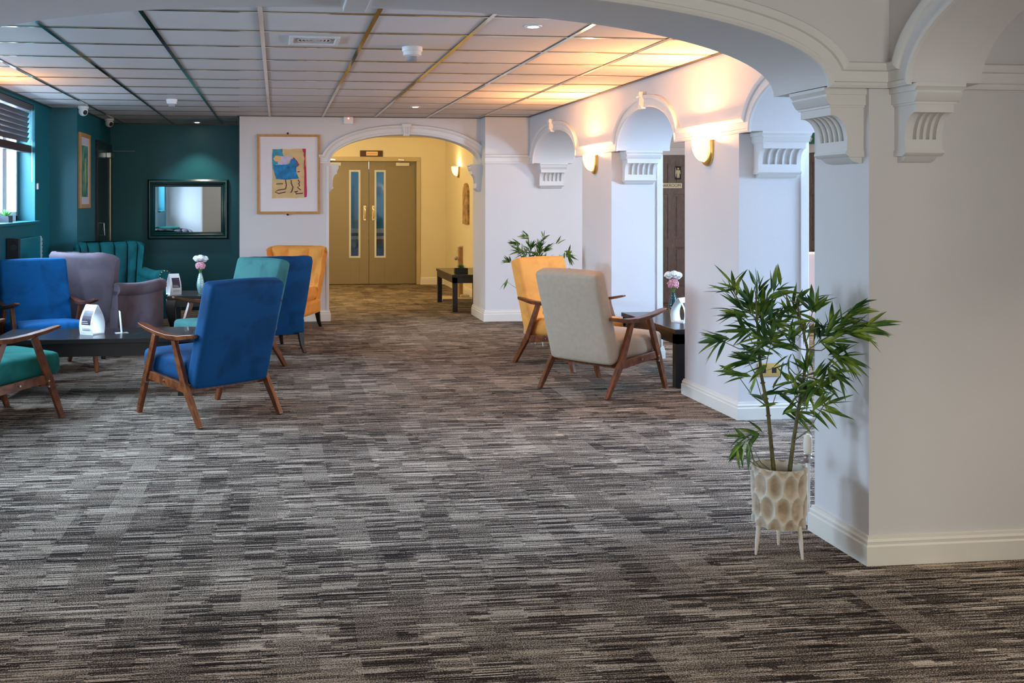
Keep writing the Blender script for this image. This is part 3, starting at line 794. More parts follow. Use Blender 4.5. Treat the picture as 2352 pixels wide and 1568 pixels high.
# ------------------------------------------------------------------ upholstered wing chairs
def shell(mode, wt=.350, wb=.245, h0=.17, h1=.88, rec=.15, wrap=.14, th=.105):
    mb = MB(); nu, nv = 98, 30
    def pt(u, v, inner):
        W = wb+(wt-wb)*(v**0.8)
        z = h0+(h1-h0)*v-.055*v**4*abs(u)**7+(.006*abs(math.cos(u*PI*2)) if v > .97 else 0)
        edge = abs(u)**2.6
        y = -.24-rec*v-.02*math.sin(v*PI)+wrap*edge*(0.35+.65*v)
        x = W*math.sin(u*PI/2*0.92)/math.sin(PI/2*.92)
        if inner:
            k = th
            if mode == 'flute':
                k = th-.040+.050*abs(math.cos(u*PI*3.5))**.35
            elif mode == 'tuft':
                a = u*4.0; b = 5+(v-.86)*5.2
                dd = min(math.hypot((a-i)*1.0, (b-j)*1.0) for i in range(-4, 5) for j in range(1, 6) if (i+j) % 2 == 0)
                k = th-.055+.060*min(1, dd/.8)**.6
                if v > .86:
                    fr = abs((a-1)/2-round((a-1)/2))*2; k = min(k, th-.04+.045*min(1, fr/.35)**.6)
            if mode != 'flute' or True:
                # round the rim
                rim = min(1, (1-v)/.07); k = k*(.35+.65*math.sqrt(max(0, 1-(1-rim)**2)))
                ru = min(1, (1-abs(u))/.08); k = k*(.3+.7*math.sqrt(max(0, 1-(1-ru)**2)))
            y += k; x *= (1-.06*abs(u)*1)
        else:
            rim = min(1, (1-v)/.05); y += .03*(1-math.sqrt(max(0, 1-(1-rim)**2)))
        return (x, y, z)
    o = [[pt(-1+2*i/nu, j/nv, False) for i in range(nu+1)] for j in range(nv+1)]
    n = [[pt(-1+2*i/nu, j/nv, True) for i in range(nu+1)] for j in range(nv+1)]
    rings = [o[j]+n[j][::-1] for j in range(nv+1)]
    mb.loft(rings)
    return mb
def wing_chair(loc, f, label, cloth, mode, arms=True, k=1.0):
    rz = math.atan2(-f[0], f[1])
    t = thing('wing_chair', (loc[0], loc[1], 0), rz, label, 'armchair'); t.scale = (k, k, k)
    shell(mode).build('backrest', cloth, t, smooth=50)
    MB().rbox(0, .06, .24, .56, .60, .15, .03, cuts=7).build('seat_base', cloth, t, smooth=60)
    MB().rbox(0, .09, .385, .52, .56, .14, .045, puff=.02).build('seat_cushion', cloth, t, smooth=60)
    for s in (-1, 1):
        if arms:
            a = MB(); x = s*.315
            prof = []
            rings = []
            for i in range(13):
                y = -.24+.62*i/12; k = 1 if 0 < i < 12 else .9
                z0 = .575-.02*math.sin(i/12*PI)
                ring = []
                for q in range(20):
                    an = 2*PI*q/20; ring.append((x+s*.012+.062*k*math.cos(an), y, z0+.058*k*math.sin(an)))
                rings.append(ring)
            a.loft(rings); am = a.build('armrest', cloth, t, smooth=50)
            MB().loft([[(x-.040, y, .17+zz), (x+.040, y, .17+zz), (x+(.045+bul)*1 if s > 0 else x+.040, y, .37+zz), (x+.040, y, .56), (x-.040, y, .56), (x-(.045+bul) if s < 0 else x-.040, y, .37+zz)] for y, zz, bul in ((-.24, 0, 0), (.0, 0, .01), (.25, 0, .02), (.365, 0, .0))]).build('side_panel', cloth, t, smooth=50)
            nl = MB()
            for q in range(9):
                an = -.3*PI+1.5*PI*q/8
                nl.ball((x+s*.012+.05*math.cos(an), .384, .575+.047*math.sin(an)), .006, 5)
            for q in range(6): nl.ball((x+s*.03, .368, .50-.05*q), .006, 5)
            nl.build('nail_heads', M_BRASS, am)
        for y, dy in ((.32, .02), (-.24, -.06)):
            x = s*.235
            MB().bar([(x+s*.02, y+dy, 0), (x+s*.005, y+dy*.5, .07), (x, y, .18)], [.028, .036, .052], [.028, .036, .052]).build('leg', M_BLACKLEG, t, smooth=0, bevel=.004)
    return t
wing_chair((-.09, 9.60), (-.32, .947), 'deep blue buttoned high back chair behind the green armchair, back to us', V_BLUESHADE, 'tuft', arms=False)
wing_chair((.13, 11.18), (-.34, -.94), 'amber velvet buttoned high back chair against the white wall under the print', V_AMBER, 'tuft', arms=False)
wing_chair((-1.57, 9.66), (.52, .854), 'mauve grey velvet wing chair with scroll arms, its plain back to us', V_GREY, 'flute', k=1.05)
wing_chair((-1.625, 10.86), (.45, -.893), 'teal velvet wing chair with fluted back and nailed scroll arms in the alcove', V_TEAL, 'flute', k=1.08)

# ------------------------------------------------------------------ tables
def table(name, x0, y0, x1, y1, h, label, top=.035, apron=.09, leg=.07, inset=.012, cab=False):
    cx, cy = (x0+x1)/2, (y0+y1)/2; w_, d_ = (x1-x0)/2, (y1-y0)/2
    t = thing(name, (cx, cy, 0), 0, label, 'table')
    MB().box(-w_, -d_, h-top, w_, d_, h).build('tabletop', M_BLACK, t, smooth=0, bevel=.004)
    i = inset; a = MB(); q = .022
    a.box(-w_+i, -d_+i, h-top-apron, w_-i, -d_+i+q, h-top).box(-w_+i, d_-i-q, h-top-apron, w_-i, d_-i, h-top)
    a.box(-w_+i, -d_+i, h-top-apron, -w_+i+q, d_-i, h-top).box(w_-i-q, -d_+i, h-top-apron, w_-i, d_-i, h-top)
    a.build('apron', M_BLACK, t, smooth=0)
    for sx in (-1, 1):
        for sy in (-1, 1):
            lx, ly = sx*(w_-i-leg/2), sy*(d_-i-leg/2)
            if cab:
                pts = [(lx, ly, h-top), (lx+sx*.01, ly+sy*.01, h-top-.10), (lx-sx*.01, ly-sy*.01, .20), (lx-sx*.02, ly-sy*.02, .10), (lx, ly, .04), (lx+sx*.012, ly+sy*.012, 0)]
                MB().bar(pts, [.09, .095, .062, .045, .045, .06], [.09, .095, .062, .045, .045, .06]).build('leg', M_BLACK, t, smooth=60, bevel=.006)
            else:
                MB().box(lx-leg/2, ly-leg/2, 0, lx+leg/2, ly+leg/2, h-top-.002).build('leg', M_BLACK, t, smooth=0, bevel=.003)
    return t
table('coffee_table', -1.97, 7.42, -.61, 8.05, .415, 'low black coffee table among the blue and green armchairs', leg=.075)
table('coffee_table', 2.895, 7.28, 3.50, 8.48, .433, 'black coffee table beside the arcade pillars next to the oatmeal armchair', apron=.075)
table('coffee_table', -1.05, 10.04, -.30, 10.66, .47, 'black table with curved legs in front of the alcove', cab=True, apron=.07)
table('side_table', 2.15, 12.64, 2.72, 13.95, .462, 'small black table against the lobby wall beyond the far arch', leg=.06, apron=.07)

# ------------------------------------------------------------------ table top objects
M_PRINT = mat('dark_printed_photo', (.05, .035, .06), .4, noise=.5, nscale=60)
M_TXT = mat('white_print', (.8, .8, .8), .5)
def tent_card(loc, rz, h, label, w_=.105, base=.075, printed=True):
    t = thing('tent_card', loc, rz, label, 'tent card')
    for s in (-1, 1):
        pts = []
        for i in range(9):
            u = i/8; y = s*(base*(.5+.18*math.sin(u*PI*.9))*(1-u**2.2)+.004); pts.append((y, .006+(h-.006)*u))
        rings = [[(-w_/2*(1-.14*u_), y, z), (w_/2*(1-.14*u_), y, z), (w_/2*(1-.14*u_), y+s*.0015, z), (-w_/2*(1-.14*u_), y+s*.0015, z)] for (y, z), u_ in zip(pts, [k/8 for k in range(9)])]
        pn = MB().loft(rings).build('panel', M_CARD, t, smooth=50)
        if s < 0 and printed:
            def yz(u): return s*(base*(.5+.18*math.sin(u*PI*.9))*(1-u**2.2)+.004)-.0022, .006+(h-.006)*u
            rr = []
            for u in (.32, .42, .52, .62, .72, .80):
                y, z = yz(u); rr.append([(-w_*.30, y, z), (w_*.36, y, z), (w_*.36, y-.0008, z), (-w_*.30, y-.0008, z)])
            MB().loft(rr).build('printed_panel', M_PRINT, pn, smooth=0)
            q = MB()
            for u0, ww in ((.36, .34), (.42, .30), (.14, .4), (.18, .4)):
                y, z = yz(u0); q.box(-w_*.25, y-.003, z, -w_*.25+w_*ww*1.4, y-.0022, z+.005)
            q.build('print_lines', M_TXT if False else mat('pale_print_lines', (.55, .5, .5), .5), pn, smooth=0)
    MB().box(-w_/2, -base*.55, 0, w_/2, base*.55, .007).build('base', M_CARD, t, smooth=0)
    return t
tent_card((-1.33, 7.70, .415), -.62, .212, 'white tent card with a printed photo on the low table left of the menu stand', w_=.13, base=.10)
tent_card((-1.0, 10.25, .47), .45, .20, 'white tent card with a printed photo beside the vase on the alcove table', w_=.115, base=.10)
tent_card((3.13, 7.73, .433), .6, .19, 'white tent card half hidden by the pillar on the right hand table', w_=.13, base=.10)
t = thing('menu_stand', (-1.125, 7.72, .415), .3, 'small upright white menu card on its own foot on the low table', 'menu stand')
MB().box(-.045, -.03, 0, .045, .03, .003).build('base', M_CARD, t, smooth=0)
MB().bar([(0, 0, .003), (-.014, .0, .16)], .004, .080, side=(math.cos(-.02), math.sin(-.02), 0)).build('card', M_CARD, t, smooth=0)

M_PETALW = mat('white_petals', (.86, .90, .90), .7)
M_PETALP = mat('pink_petals', (.82, .42, .50), .7, noise=.5, nscale=150)
M_STEMG = mat('leaf_stalk_green', (.12, .26, .04), .6)
def vase(loc, label, gm, hv=.16, up=.0):
    rnd = random.Random(len(label)); t = thing('flower_vase', loc, 0, label, 'vase')
    prof = []
    for i in range(41):
        u = i/40; r = .018+.018*math.sin(min(1, u/.78)*PI*.92+.25)**1 if u < .8 else .0135
        r = max(.0125, .012+.0235*math.sin(PI*(.16+.80*min(u, 1)))**1.3)+.0013*math.cos(u*40*PI*.5)
        prof.append((r, u*hv))
    prof.append((.0145, hv)); prof.append((.011, hv)); prof.append((.010, .02))
    v = MB().lathe(prof, n=28).build('vase_body', gm, t, smooth=50)
    st = MB()
    heads = [(-.036, .005, hv+.136), (.003, -.012, hv+.144), (.040, .006, hv+.132), (0, .0, hv+.07)]
    for hx, hy, hz in heads: st.tube([(0, 0, .03), (hx*.2, hy*.2, hv), (hx*.8, hy, hz-.02)], .0016, 6)
    for k in range(7):
        a = k*.9; p0 = Vector((0, 0, hv+.0)); p1 = Vector((.03*math.cos(a), .03*math.sin(a), hv+.045))
        st.bar([p0, (p0+p1)/2+Vector((0, 0, .004)), p1], [.002, .010, .001], .001, side=(math.sin(a), -math.cos(a), 0))
    st.build('stems', M_STEMG, t)
    for hx, hy, hz in heads[:3]:
        f = MB(); 
        for k in range(46):
            a = k*2.4; b = (k/46)*1.7; d_ = Vector((math.cos(a)*math.sin(b), math.sin(a)*math.sin(b), math.cos(b)))
            c0 = Vector((hx, hy, hz))+d_*.026
            f.ball(c0, .0125, 4, (1.1, 1.1, .7), .3, rnd)
        f.ball((hx, hy, hz), .027, 7); f.build('white_bloom', M_PETALW, t, smooth=50)
    f = MB()
    for k in range(150):
        a = k*2.4; b = math.acos(1-1.75*k/150)
        d_ = Vector((math.cos(a)*math.sin(b), math.sin(a)*math.sin(b), math.cos(b)*.85))
        c0 = Vector((0, 0, hv+.070))+d_*(.042+rnd.uniform(-.008, .004))
        f.ball(c0, .0072, 3, (1, 1, 1), .3, rnd)
    f.build('pink_bloom', M_PETALP, t, smooth=0)
    return t
def tinted_glass(name, c1, c2):
    m, nt, b = _new(name)
    tc = nt.nodes.new('ShaderNodeTexCoord'); s = nt.nodes.new('ShaderNodeSeparateXYZ'); cr = nt.nodes.new('ShaderNodeValToRGB')
    r = nt.nodes.new('ShaderNodeMapRange'); r.inputs['From Max'].default_value = .16
    cr.color_ramp.elements[0].position = .12; cr.color_ramp.elements[0].color = (*c1, 1)
    cr.color_ramp.elements[1].position = .5; cr.color_ramp.elements[1].color = (*c2, 1)
    nt.links.new(tc.outputs['Object'], s.inputs[0]); nt.links.new(s.outputs['Z'], r.inputs[0]); nt.links.new(r.outputs[0], cr.inputs[0]); nt.links.new(cr.outputs[0], b.inputs['Base Color'])
    b.inputs['Roughness'].default_value = .08; b.inputs['Metallic'].default_value = .35
    return m
vase((3.19, 8.06, .433), 'ribbed dark glass vase of white and pink flowers on the right hand table', tinted_glass('gold_to_green_glass', (.62, .45, .12), (.02, .07, .08)), .20)
vase((-.75, 10.32, .47), 'clear textured glass vase of white and pink flowers on the alcove table', tinted_glass('pale_green_glass', (.25, .42, .42), (.35, .55, .55)), .20)

M_SUCC = mat('succulent_green', (.05, .16, .05), .5, noise=.3, nscale=40)
M_SUCCL = mat('light_succulent_green', (.12, .42, .10), .5)
def succulent(loc, w_, label, m, pot, h_=.06, rad=.04, rz=0, name='potted_succulent'):
    t = thing(name, loc, rz, label, 'plant')
    p = MB(); q = .006
    p.box(-w_/2, -.04, 0, w_/2, .04, h_-.008); p.box(-w_/2, -.04, h_-.008, w_/2, -.04+q, h_).box(-w_/2, .04-q, h_-.008, w_/2, .04, h_).box(-w_/2, -.04, h_-.008, -w_/2+q, .04, h_).box(w_/2-q, -.04, h_-.008, w_/2, .04, h_)
    p.build('pot', pot, t, smooth=0)
    l = MB()
    for k in range(22):
        a = k*2.4; el = .35+1.0*k/22; r = rad*(1.15-.3*k/22)
        d_ = Vector((math.cos(a)*math.cos(el), math.sin(a)*math.cos(el), math.sin(el)))
        b0 = Vector((0, 0, h_-.006)); l.bar([b0, b0+d_*r*.5, b0+d_*r*1.0+Vector((0, 0, .004))], [.004, .013, .001], [.003, .006, .001], side=(-math.sin(a), math.cos(a), 0))
    l.build('leaves', m, t, smooth=0)
succulent((2.30, 12.86, .462), .165, 'small succulent in a black box pot on the lobby table', M_SUCC, M_BLACKLEG, .07, .06)
succulent((-2.40, 9.58, WZ0+.004), .14, 'small light green succulent in a slate pot on the window sill', M_SUCCL, mat('slate_pot', (.06, .07, .09), .6), .06, .075, PI/2, 'sill_succulent')

# scratching post in the lobby
t = thing('scratching_post', (2.50, 14.28, 0), 0, 'tall cat scratching post with a hanging ball beside the lobby wall', 'scratching post')
MB().box(-.24, -.20, 0, .20, .20, .03).build('base', mat('beige_plush', (.52, .42, .30), .9), t, smooth=0, bevel=.006)
MB().lathe([(.038, .03), (.038, .74)], (.045, 0, 0), 20).build('post', mat('sisal_rope', (.50, .30, .12), .85, noise=.2, nscale=60), t)
MB().lathe([(.043, .735), (.043, .752), (.03, .758)], (.045, 0, 0), 20).build('cap', mat('cream_cap', (.75, .66, .45), .7), t)
MB().tube([(.02, -.02, .75), (-.01, -.035, .66), (-.02, -.04, .60)], .002, 6).build('string', M_STEEL, t)
MB().ball((-.02, -.04, .58), .03, 10).build('ball', mat('grey_pompom', (.42, .38, .32), .9), t)
MB().rbox(.10, -.02, .05, .13, .10, .04, .012, cuts=5).build('toy_block', mat('cream_felt', (.70, .62, .48), .8), t)

# ------------------------------------------------------------------ bamboo plants
def leaf(mb, p0, d, length, width, rnd, droop=.25):
    d = d.normalized(); side = d.cross(Vector((0, 0, 1)))
    if side.length < .2: side = d.cross(Vector((0, 1, 0)))
    side.normalize()
    roll = rnd.uniform(-1.2, 1.2); up = side.cross(d)
    side = (side*math.cos(roll)+up*math.sin(roll)).normalized(); up = side.cross(d).normalized()
    n = 6; k = len(mb.v); vs = []; fs = []
    for i in range(n+1):
        t = i/n; wd = width*.5*(math.sin(PI*min(1, t*1.02)**.66)**.8 if 0 < t < 1 else .03)
        p = p0+d*length*t-Vector((0, 0, 1))*droop*length*t*t
        vs += [p-side*wd+up*wd*.35, p, p+side*wd+up*wd*.35]
    for i in range(n):
        a = i*3; fs += [(a, a+1, a+4, a+3), (a+1, a+2, a+5, a+4)]
    mb.add(vs, fs)
M_LEAF = None
def leaf_mat():
    m, nt, b = _new('bamboo_leaf')
    tc = nt.nodes.new('ShaderNodeTexCoord'); n = nt.nodes.new('ShaderNodeTexNoise'); n.inputs['Scale'].default_value = 14
    cr = nt.nodes.new('ShaderNodeValToRGB'); e = cr.color_ramp.elements
    e[0].position = .38; e[0].color = (.020, .070, .014, 1); e[1].position = .66; e[1].color = (.24, .34, .04, 1)
    q = e.new(.5); q.color = (.065, .155, .022, 1)
    nt.links.new(tc.outputs['Object'], n.inputs['Vector']); nt.links.new(n.outputs['Fac'], cr.inputs[0]); nt.links.new(cr.outputs[0], b.inputs['Base Color'])
    b.inputs['Roughness'].default_value = .42
    return m
M_LEAF = leaf_mat()
M_CANE = mat('bamboo_cane', (.11, .10, .025), .5, noise=.5, nscale=30)
def pot_mat():
    m, nt, b = _new('carved_whitewashed_wood')
    tc = nt.nodes.new('ShaderNodeTexCoord'); n = nt.nodes.new('ShaderNodeTexNoise'); n.inputs['Scale'].default_value = 25; n.inputs['Detail'].default_value = 5
    at = nt.nodes.new('ShaderNodeAttribute'); at.attribute_name = 'hollow'
    cr = nt.nodes.new('ShaderNodeValToRGB'); e = cr.color_ramp.elements
    e[0].position = .25; e[0].color = (.28, .18, .10, 1); e[1].position = .66; e[1].color = (.56, .46, .35, 1)
    nt.links.new(tc.outputs['Object'], n.inputs['Vector']); nt.links.new(n.outputs['Fac'], cr.inputs[0])
    mx = nt.nodes.new('ShaderNodeMix'); mx.data_type = 'RGBA'
    mx.inputs[6].default_value = (.68, .61, .51, 1)
    nt.links.new(at.outputs['Fac'], mx.inputs[0]); nt.links.new(cr.outputs[0], mx.inputs[7]); nt.links.new(mx.outputs[2], b.inputs['Base Color'])
    b.inputs['Roughness'].default_value = .75
    return m
M_POT = pot_mat()
def carved_pot(t, legs):
    nu, nv = 132, 56; R = .106; z0, z1 = .115, .342; rings = []; hol = []
    for j in range(nv+1):
        v = j/nv; ring = []
        for i in range(nu):
            a = 2*PI*i/nu; best = 1e9
            # two rows of oval hollows plus partial top and bottom rows
            for row, zc in enumerate((-.02, .33, .72, 1.08)):
                K = 11; off = .5*(row % 2)
                u = a/(2*PI)*K+off; du = (u-round(u))
                dv = (v-zc)/.215
                best = min(best, math.sqrt((du/.46)**2+dv**2))
            h = max(0, 1-best**2.2)
            r = R-.013*(1-max(0, 1-best)**0 if False else 0)-.014*math.sqrt(h) if h > 0 else R
            r -= .004*(1-v)
            ring.append((r*math.cos(a), r*math.sin(a), z0+(z1-z0)*v)); hol.append(min(1, h*1.6))
        rings.append(ring)
    nvt = len(hol)
    inner = [[(rr*math.cos(2*PI*i/nu), rr*math.sin(2*PI*i/nu), zz) for i in range(nu)] for rr, zz in ((.097, z1+.001), (.093, z1-.01), (.090, z1-.06))]
    o = MB().loft(rings+inner, caps=True).build('pot', M_POT, t, smooth=50, fix=True)
    at = o.data.attributes.new('hollow', 'FLOAT', 'POINT')
    for i, h in enumerate(hol): at.data[i].value = h
    MB().lathe([(.0005, z1-.052), (.089, z1-.052)], n=32).build('soil', mat('grey_moss', (.20, .19, .15), .95, noise=.5, nscale=60, bump=.5), o)
    for k in range(3):
        a = PI*(.5+2*k/3)
        p0 = Vector((.085*math.cos(a), .085*math.sin(a), .125)); p1 = Vector((.098*math.cos(a), .098*math.sin(a), 0))
        MB().tube([p0, (p0+p1)/2, p1], [.0085, .0085, .0045], 10).build('leg', legs, t)
def bamboo(loc, rz, label, clusters, canes, sprigs, seed, bend=0, legm=None):
    rnd = random.Random(seed)
    t = thing('potted_bamboo', loc, rz, label, 'plant')
    carved_pot(t, legm)
    foli = MB(); tw = MB()
    for (x, z, ang, spr, n, ln) in clusters:
        y = rnd.uniform(-.11, .11)
        if abs(x) < .12: y = rnd.uniform(-.13, .13)
        p = Vector((x, y, z))
        # twig back to the nearest cane point below
        best = None
        for cn in canes:
            for q in cn:
                q = Vector(q)
                if q.z < z-.02 or abs(z) < .4:
                    dd = (q-p).length+ (0 if q.z < z else .3)
                    if best is None or dd < best[0]: best = (dd, q)
        if best:
            q = best[1]; mid = (p+q)/2+Vector((0, 0, -.015)); mid.y = min(p.y, q.y); tw.tube([q, mid, p], [.0028, .002, .0014], 6)
        if bend:
            if x > .08: p.y = min(p.y, 0)
            p.y -= bend*max(0, x-.10)
        ma = math.radians(ang); md = Vector((math.cos(ma), rnd.uniform(-.3, .3), math.sin(ma)))
        m_ = int(n*1.9)
        for k in range(m_):
            a = ma+math.radians(spr)*.9*(-.5+(k+.5)/m_)+rnd.uniform(-.15, .15)
            dep = rnd.uniform(-.55, .55)
            dv = Vector((math.cos(a)*math.cos(dep), math.sin(dep), math.sin(a)*math.cos(dep)))
            st = p-md*rnd.uniform(-.005, .055)+Vector((rnd.uniform(-.012, .012), rnd.uniform(-.02, .02), rnd.uniform(-.012, .012)))
            leaf(foli, st, dv, ln*rnd.uniform(.72, 1.08), .0175*rnd.uniform(.8, 1.15), rnd, rnd.uniform(.0, .22))
    foli.build('foliage', M_LEAF, t, smooth=0, fix=False)
    tw.build('twigs', mat('grey_green_twig', (.17, .19, .10), .6), t)
    for cn in canes:
        c_ = MB(); c_.tube(cn, [.0085-.0052*i/(len(cn)-1) for i in range(len(cn))], 10)
        L_ = [Vector(q) for q in cn]
        for a_, b_ in zip(L_, L_[1:]):
            for u in (.25, .75):
                p = a_.lerp(b_, u); dr = (b_-a_).normalized()
                c_.tube([p-dr*.002, p+dr*.002], .0098 if p.z < .7 else .006, 10)
        c_.build('cane', M_CANE, t, smooth=40)
    return t
def P1(px, py, y=0.0): return ((px-487)*.000793, y, 1.1702-.000793*py)
C1 = [(265, 170, 125, 170, 7, .105), (380, 180, 88, 60, 5, .10), (480, 170, 50, 110, 6, .105), (655, 215, 75, 150, 7, .10), (810, 255, 35, 60, 5, .11), (880, 320, 12, 80, 7, .12),
      (700, 370, 60, 160, 7, .10), (300, 300, 165, 90, 9, .12), (210, 425, 190, 110, 8, .11), (390, 500, 175, 60, 6, .125), (290, 590, 175, 50, 5, .10), (770, 490, -5, 120, 8, .095),
      (700, 600, 0, 140, 6, .10), (685, 715, 5, 150, 8, .115), (570, 800, 5, 130, 8, .105), (610, 650, 230, 150, 6, .09), (600, 640, -30, 110, 5, .09), (340, 950, 190, 150, 8, .10), (300, 975, 245, 80, 5, .095), (350, 1000, 280, 40, 2, .10),
      (440, 740, 170, 40, 2, .09), (400, 280, 110, 140, 9, .115), (480, 380, 60, 200, 8, .11), (340, 240, 100, 100, 7, .11), (560, 250, 80, 150, 7, .10), (600, 340, 200, 160, 6, .10), (540, 600, 120, 200, 6, .09),
      (410, 400, 150, 180, 9, .12), (450, 470, 0, 120, 5, .10), (380, 600, 230, 60, 3, .09), (480, 700, 20, 120, 4, .09), (330, 380, 170, 120, 7, .12), (470, 300, 30, 120, 7, .11), (620, 540, 100, 120, 5, .09), (750, 560, -40, 100, 5, .09), (520, 540, 240, 120, 4, .09), (760, 330, 40, 120, 7, .11), (800, 290, 20, 90, 6, .11), (740, 420, -10, 110, 6, .10), (830, 350, 0, 80, 6, .11), (660, 630, 20, 120, 6, .10), (800, 500, -20, 90, 5, .10), (340, 520, 170, 70, 6, .12), (430, 300, 60, 120, 7, .11), (540, 420, 120, 160, 6, .10)]
K1 = [[P1(465, 1085), P1(450, 930, .005), P1(435, 760), P1(405, 600, -.01), P1(395, 470), P1(385, 330, .01), P1(380, 190)],
      [P1(535, 1085), P1(555, 920, .01), P1(582, 740, .015), P1(603, 600, .01), P1(620, 470, 0), P1(600, 380), P1(570, 240)]]
M_POTLEG = mat('pale_birch_leg', (.72, .66, .58), .5)
bamboo((1.945, 3.83, 0), -YAW-.33, 'leafy artificial bamboo in a carved whitewashed pot on legs beside the front pillar', [(P1(a, b)[0], P1(a, b)[2], c_, d_, e_, f_) for a, b, c_, d_, e_, f_ in C1], K1, None, 4, .65, legm=M_POTLEG)
def P2(px, py, y=0.0): return ((px-931)*.000408, y, 1.1419-.000408*py)
C2 = [(740, 260, 150, 70, 6, .09), (450, 430, 160, 50, 7, .115), (1130, 285, 75, 110, 5, .085), (1490, 370, 55, 40, 3, .10), (1230, 545, 40, 60, 7, .10), (550, 560, 140, 120, 8, .11), (840, 480, 95, 120, 9, .115),
      (1080, 500, 90, 110, 9, .11), (1000, 650, 110, 200, 9, .11), (620, 640, 160, 110, 8, .11), (330, 810, 150, 110, 6, .095), (1720, 700, -50, 110, 9, .105), (1700, 640, 70, 60, 4, .09), (1540, 840, 150, 160, 6, .09),
      (1450, 980, 60, 110, 5, .09), (700, 760, 120, 180, 8, .11), (900, 760, 80, 160, 8, .11), (700, 900, 170, 160, 8, .11), (1200, 800, 50, 150, 6, .10), (300, 1300, 235, 30, 2, .10), (1600, 1050, 10, 90, 5, .09), (900, 950, 90, 200, 8, .1), (1250, 1000, 30, 180, 7, .1)]
K2 = [[P2(880, 1960), P2(880, 1600, .01), P2(870, 1200), P2(850, 900), P2(830, 640)], [P2(990, 1960), P2(1030, 1600), P2(1060, 1200, .01), P2(1100, 800), P2(1110, 500)]]
bamboo((2.43, 9.62, 0), -YAW-.2, 'artificial bamboo in a carved pot behind the amber armchair by the arcade', [(P2(a, b)[0], P2(a, b)[2], c_, d_, e_, f_) for a, b, c_, d_, e_, f_ in C2], K2, None, 11, legm=M_POTLEG)

# ------------------------------------------------------------------ pictures and mirror
def frame_mb(w_, h_, prof):
    """rectangular frame facing -y; prof = (inward, protrusion)"""
    mb = MB(); rings = []
    for cx, cz in ((-1, -1), (1, -1), (1, 1), (-1, 1), (-1, -1)):
        rings.append([(cx*(w_/2-i), -p, cz*(h_/2-i)) for i, p in prof])
    return mb.loft(rings, caps=False)
t = thing('framed_print', (.127, YB, 1.683), 0, 'framed abstract print of a blue shape on the white far wall', 'picture')
W_, H_ = .715, .905
frame_mb(W_, H_, [(0, 0), (0, .028), (.025, .028), (.027, .012), (.027, 0)]).build('frame', M_FRAMEW, t, smooth=0)
MB().box(-W_/2+.02, -.012, -H_/2+.02, W_/2-.02, -.004, H_/2-.02).build('mount', mat('white_mount_board', (.80, .76, .78), .6), t, smooth=0)
hk = MB().ball((-.01, -.015, H_/2+.012), .013, 8).ball((-.01, -.015, -H_/2-.008), .013, 8); hk.build('hook', M_BLACKLEG, t)
rnd = random.Random(3)
def blob(pts, y, name, m, parent=t, jit=.004, sub=4, th=.001):
    poly = []
    for i, p in enumerate(pts):
        q = pts[(i+1) % len(pts)]
        for k in range(sub):
            u = k/sub; poly.append((p[0]+(q[0]-p[0])*u+rnd.uniform(-jit, jit), p[1]+(q[1]-p[1])*u+rnd.uniform(-jit, jit)))
    return MB().prism(poly, lambda p: (p[0], -y, p[1]), lambda p: (p[0], -y-th, p[1])).build(name, m, parent, smooth=0)
def AP(px, py): return ((px-648)*.000702, (808-py)*.000697)
pp = lambda L: [AP(*q) for q in L]
m_ochre = mat('sand_paint', (.74, .52, .24), .7, noise=.12, nscale=12)
m_bl = mat('azure_paint', (.01, .22, .50), .6, noise=.5, nscale=18)
m_tl = mat('turquoise_paint', (.05, .32, .48), .6, noise=.3, nscale=18)
m_cr = mat('crimson_paint', (.50, .02, .09), .6)
m_lv = mat('lavender_paint', (.62, .52, .70), .6, noise=.2, nscale=20)
m_dk = mat('umber_paint', (.10, .02, .035), .6)
art = blob(pp([(385, 400), (930, 390), (940, 1190), (780, 1195), (380, 1210)]), .0125, 'painted_sheet', m_ochre)
blob(pp([(390, 400), (550, 400), (545, 460), (560, 500), (600, 560), (640, 600), (440, 650), (400, 760), (380, 600)]), .0137, 'turquoise_field', m_tl, art)
blob(pp([(440, 520), (640, 510), (710, 500), (680, 560), (600, 660), (480, 650)]), .0142, 'lavender_patch', m_lv, art)
blob(pp([(720, 520), (760, 560), (825, 650), (790, 690), (720, 620)]), .0145, 'crimson_edge', m_cr, art, .003)
blob(pp([(410, 650), (540, 660), (660, 640), (690, 560), (760, 560), (790, 640), (770, 760), (815, 880), (600, 900), (450, 890), (420, 790)]), .0150, 'blue_body', m_bl, art)
blob(pp([(400, 560), (440, 505), (510, 510), (535, 560), (500, 600), (440, 605)]), .0150, 'sun_disc', mat('apricot_paint', (.85, .52, .20), .6), art, .001)
blob(pp([(870, 390), (925, 390), (915, 600), (938, 800), (945, 1180), (905, 1185), (905, 800), (890, 690), (905, 560), (890, 460)]), .0150, 'crimson_strip', m_cr, art)
for pts in ([(600, 905), (612, 990), (600, 1050)], [(690, 905), (690, 960), (720, 1020), (700, 1090), (680, 1110)], [(600, 1050), (480, 1070), (430, 1100), (490, 1125), (600, 1100)], [(800, 900), (830, 940), (810, 960), (830, 1000), (790, 1020), (845, 1070)], [(740, 1100), (800, 1085), (760, 1110)], [(790, 770), (830, 765)], [(760, 1130), (880, 1120)], [(450, 970), (560, 965)]):
    MB().bar([(AP(*q)[0], -.0165, AP(*q)[1]) for q in pts], .001, .011, side=(0, 1, 0)).build('brush_stroke', m_dk, art, smooth=0)

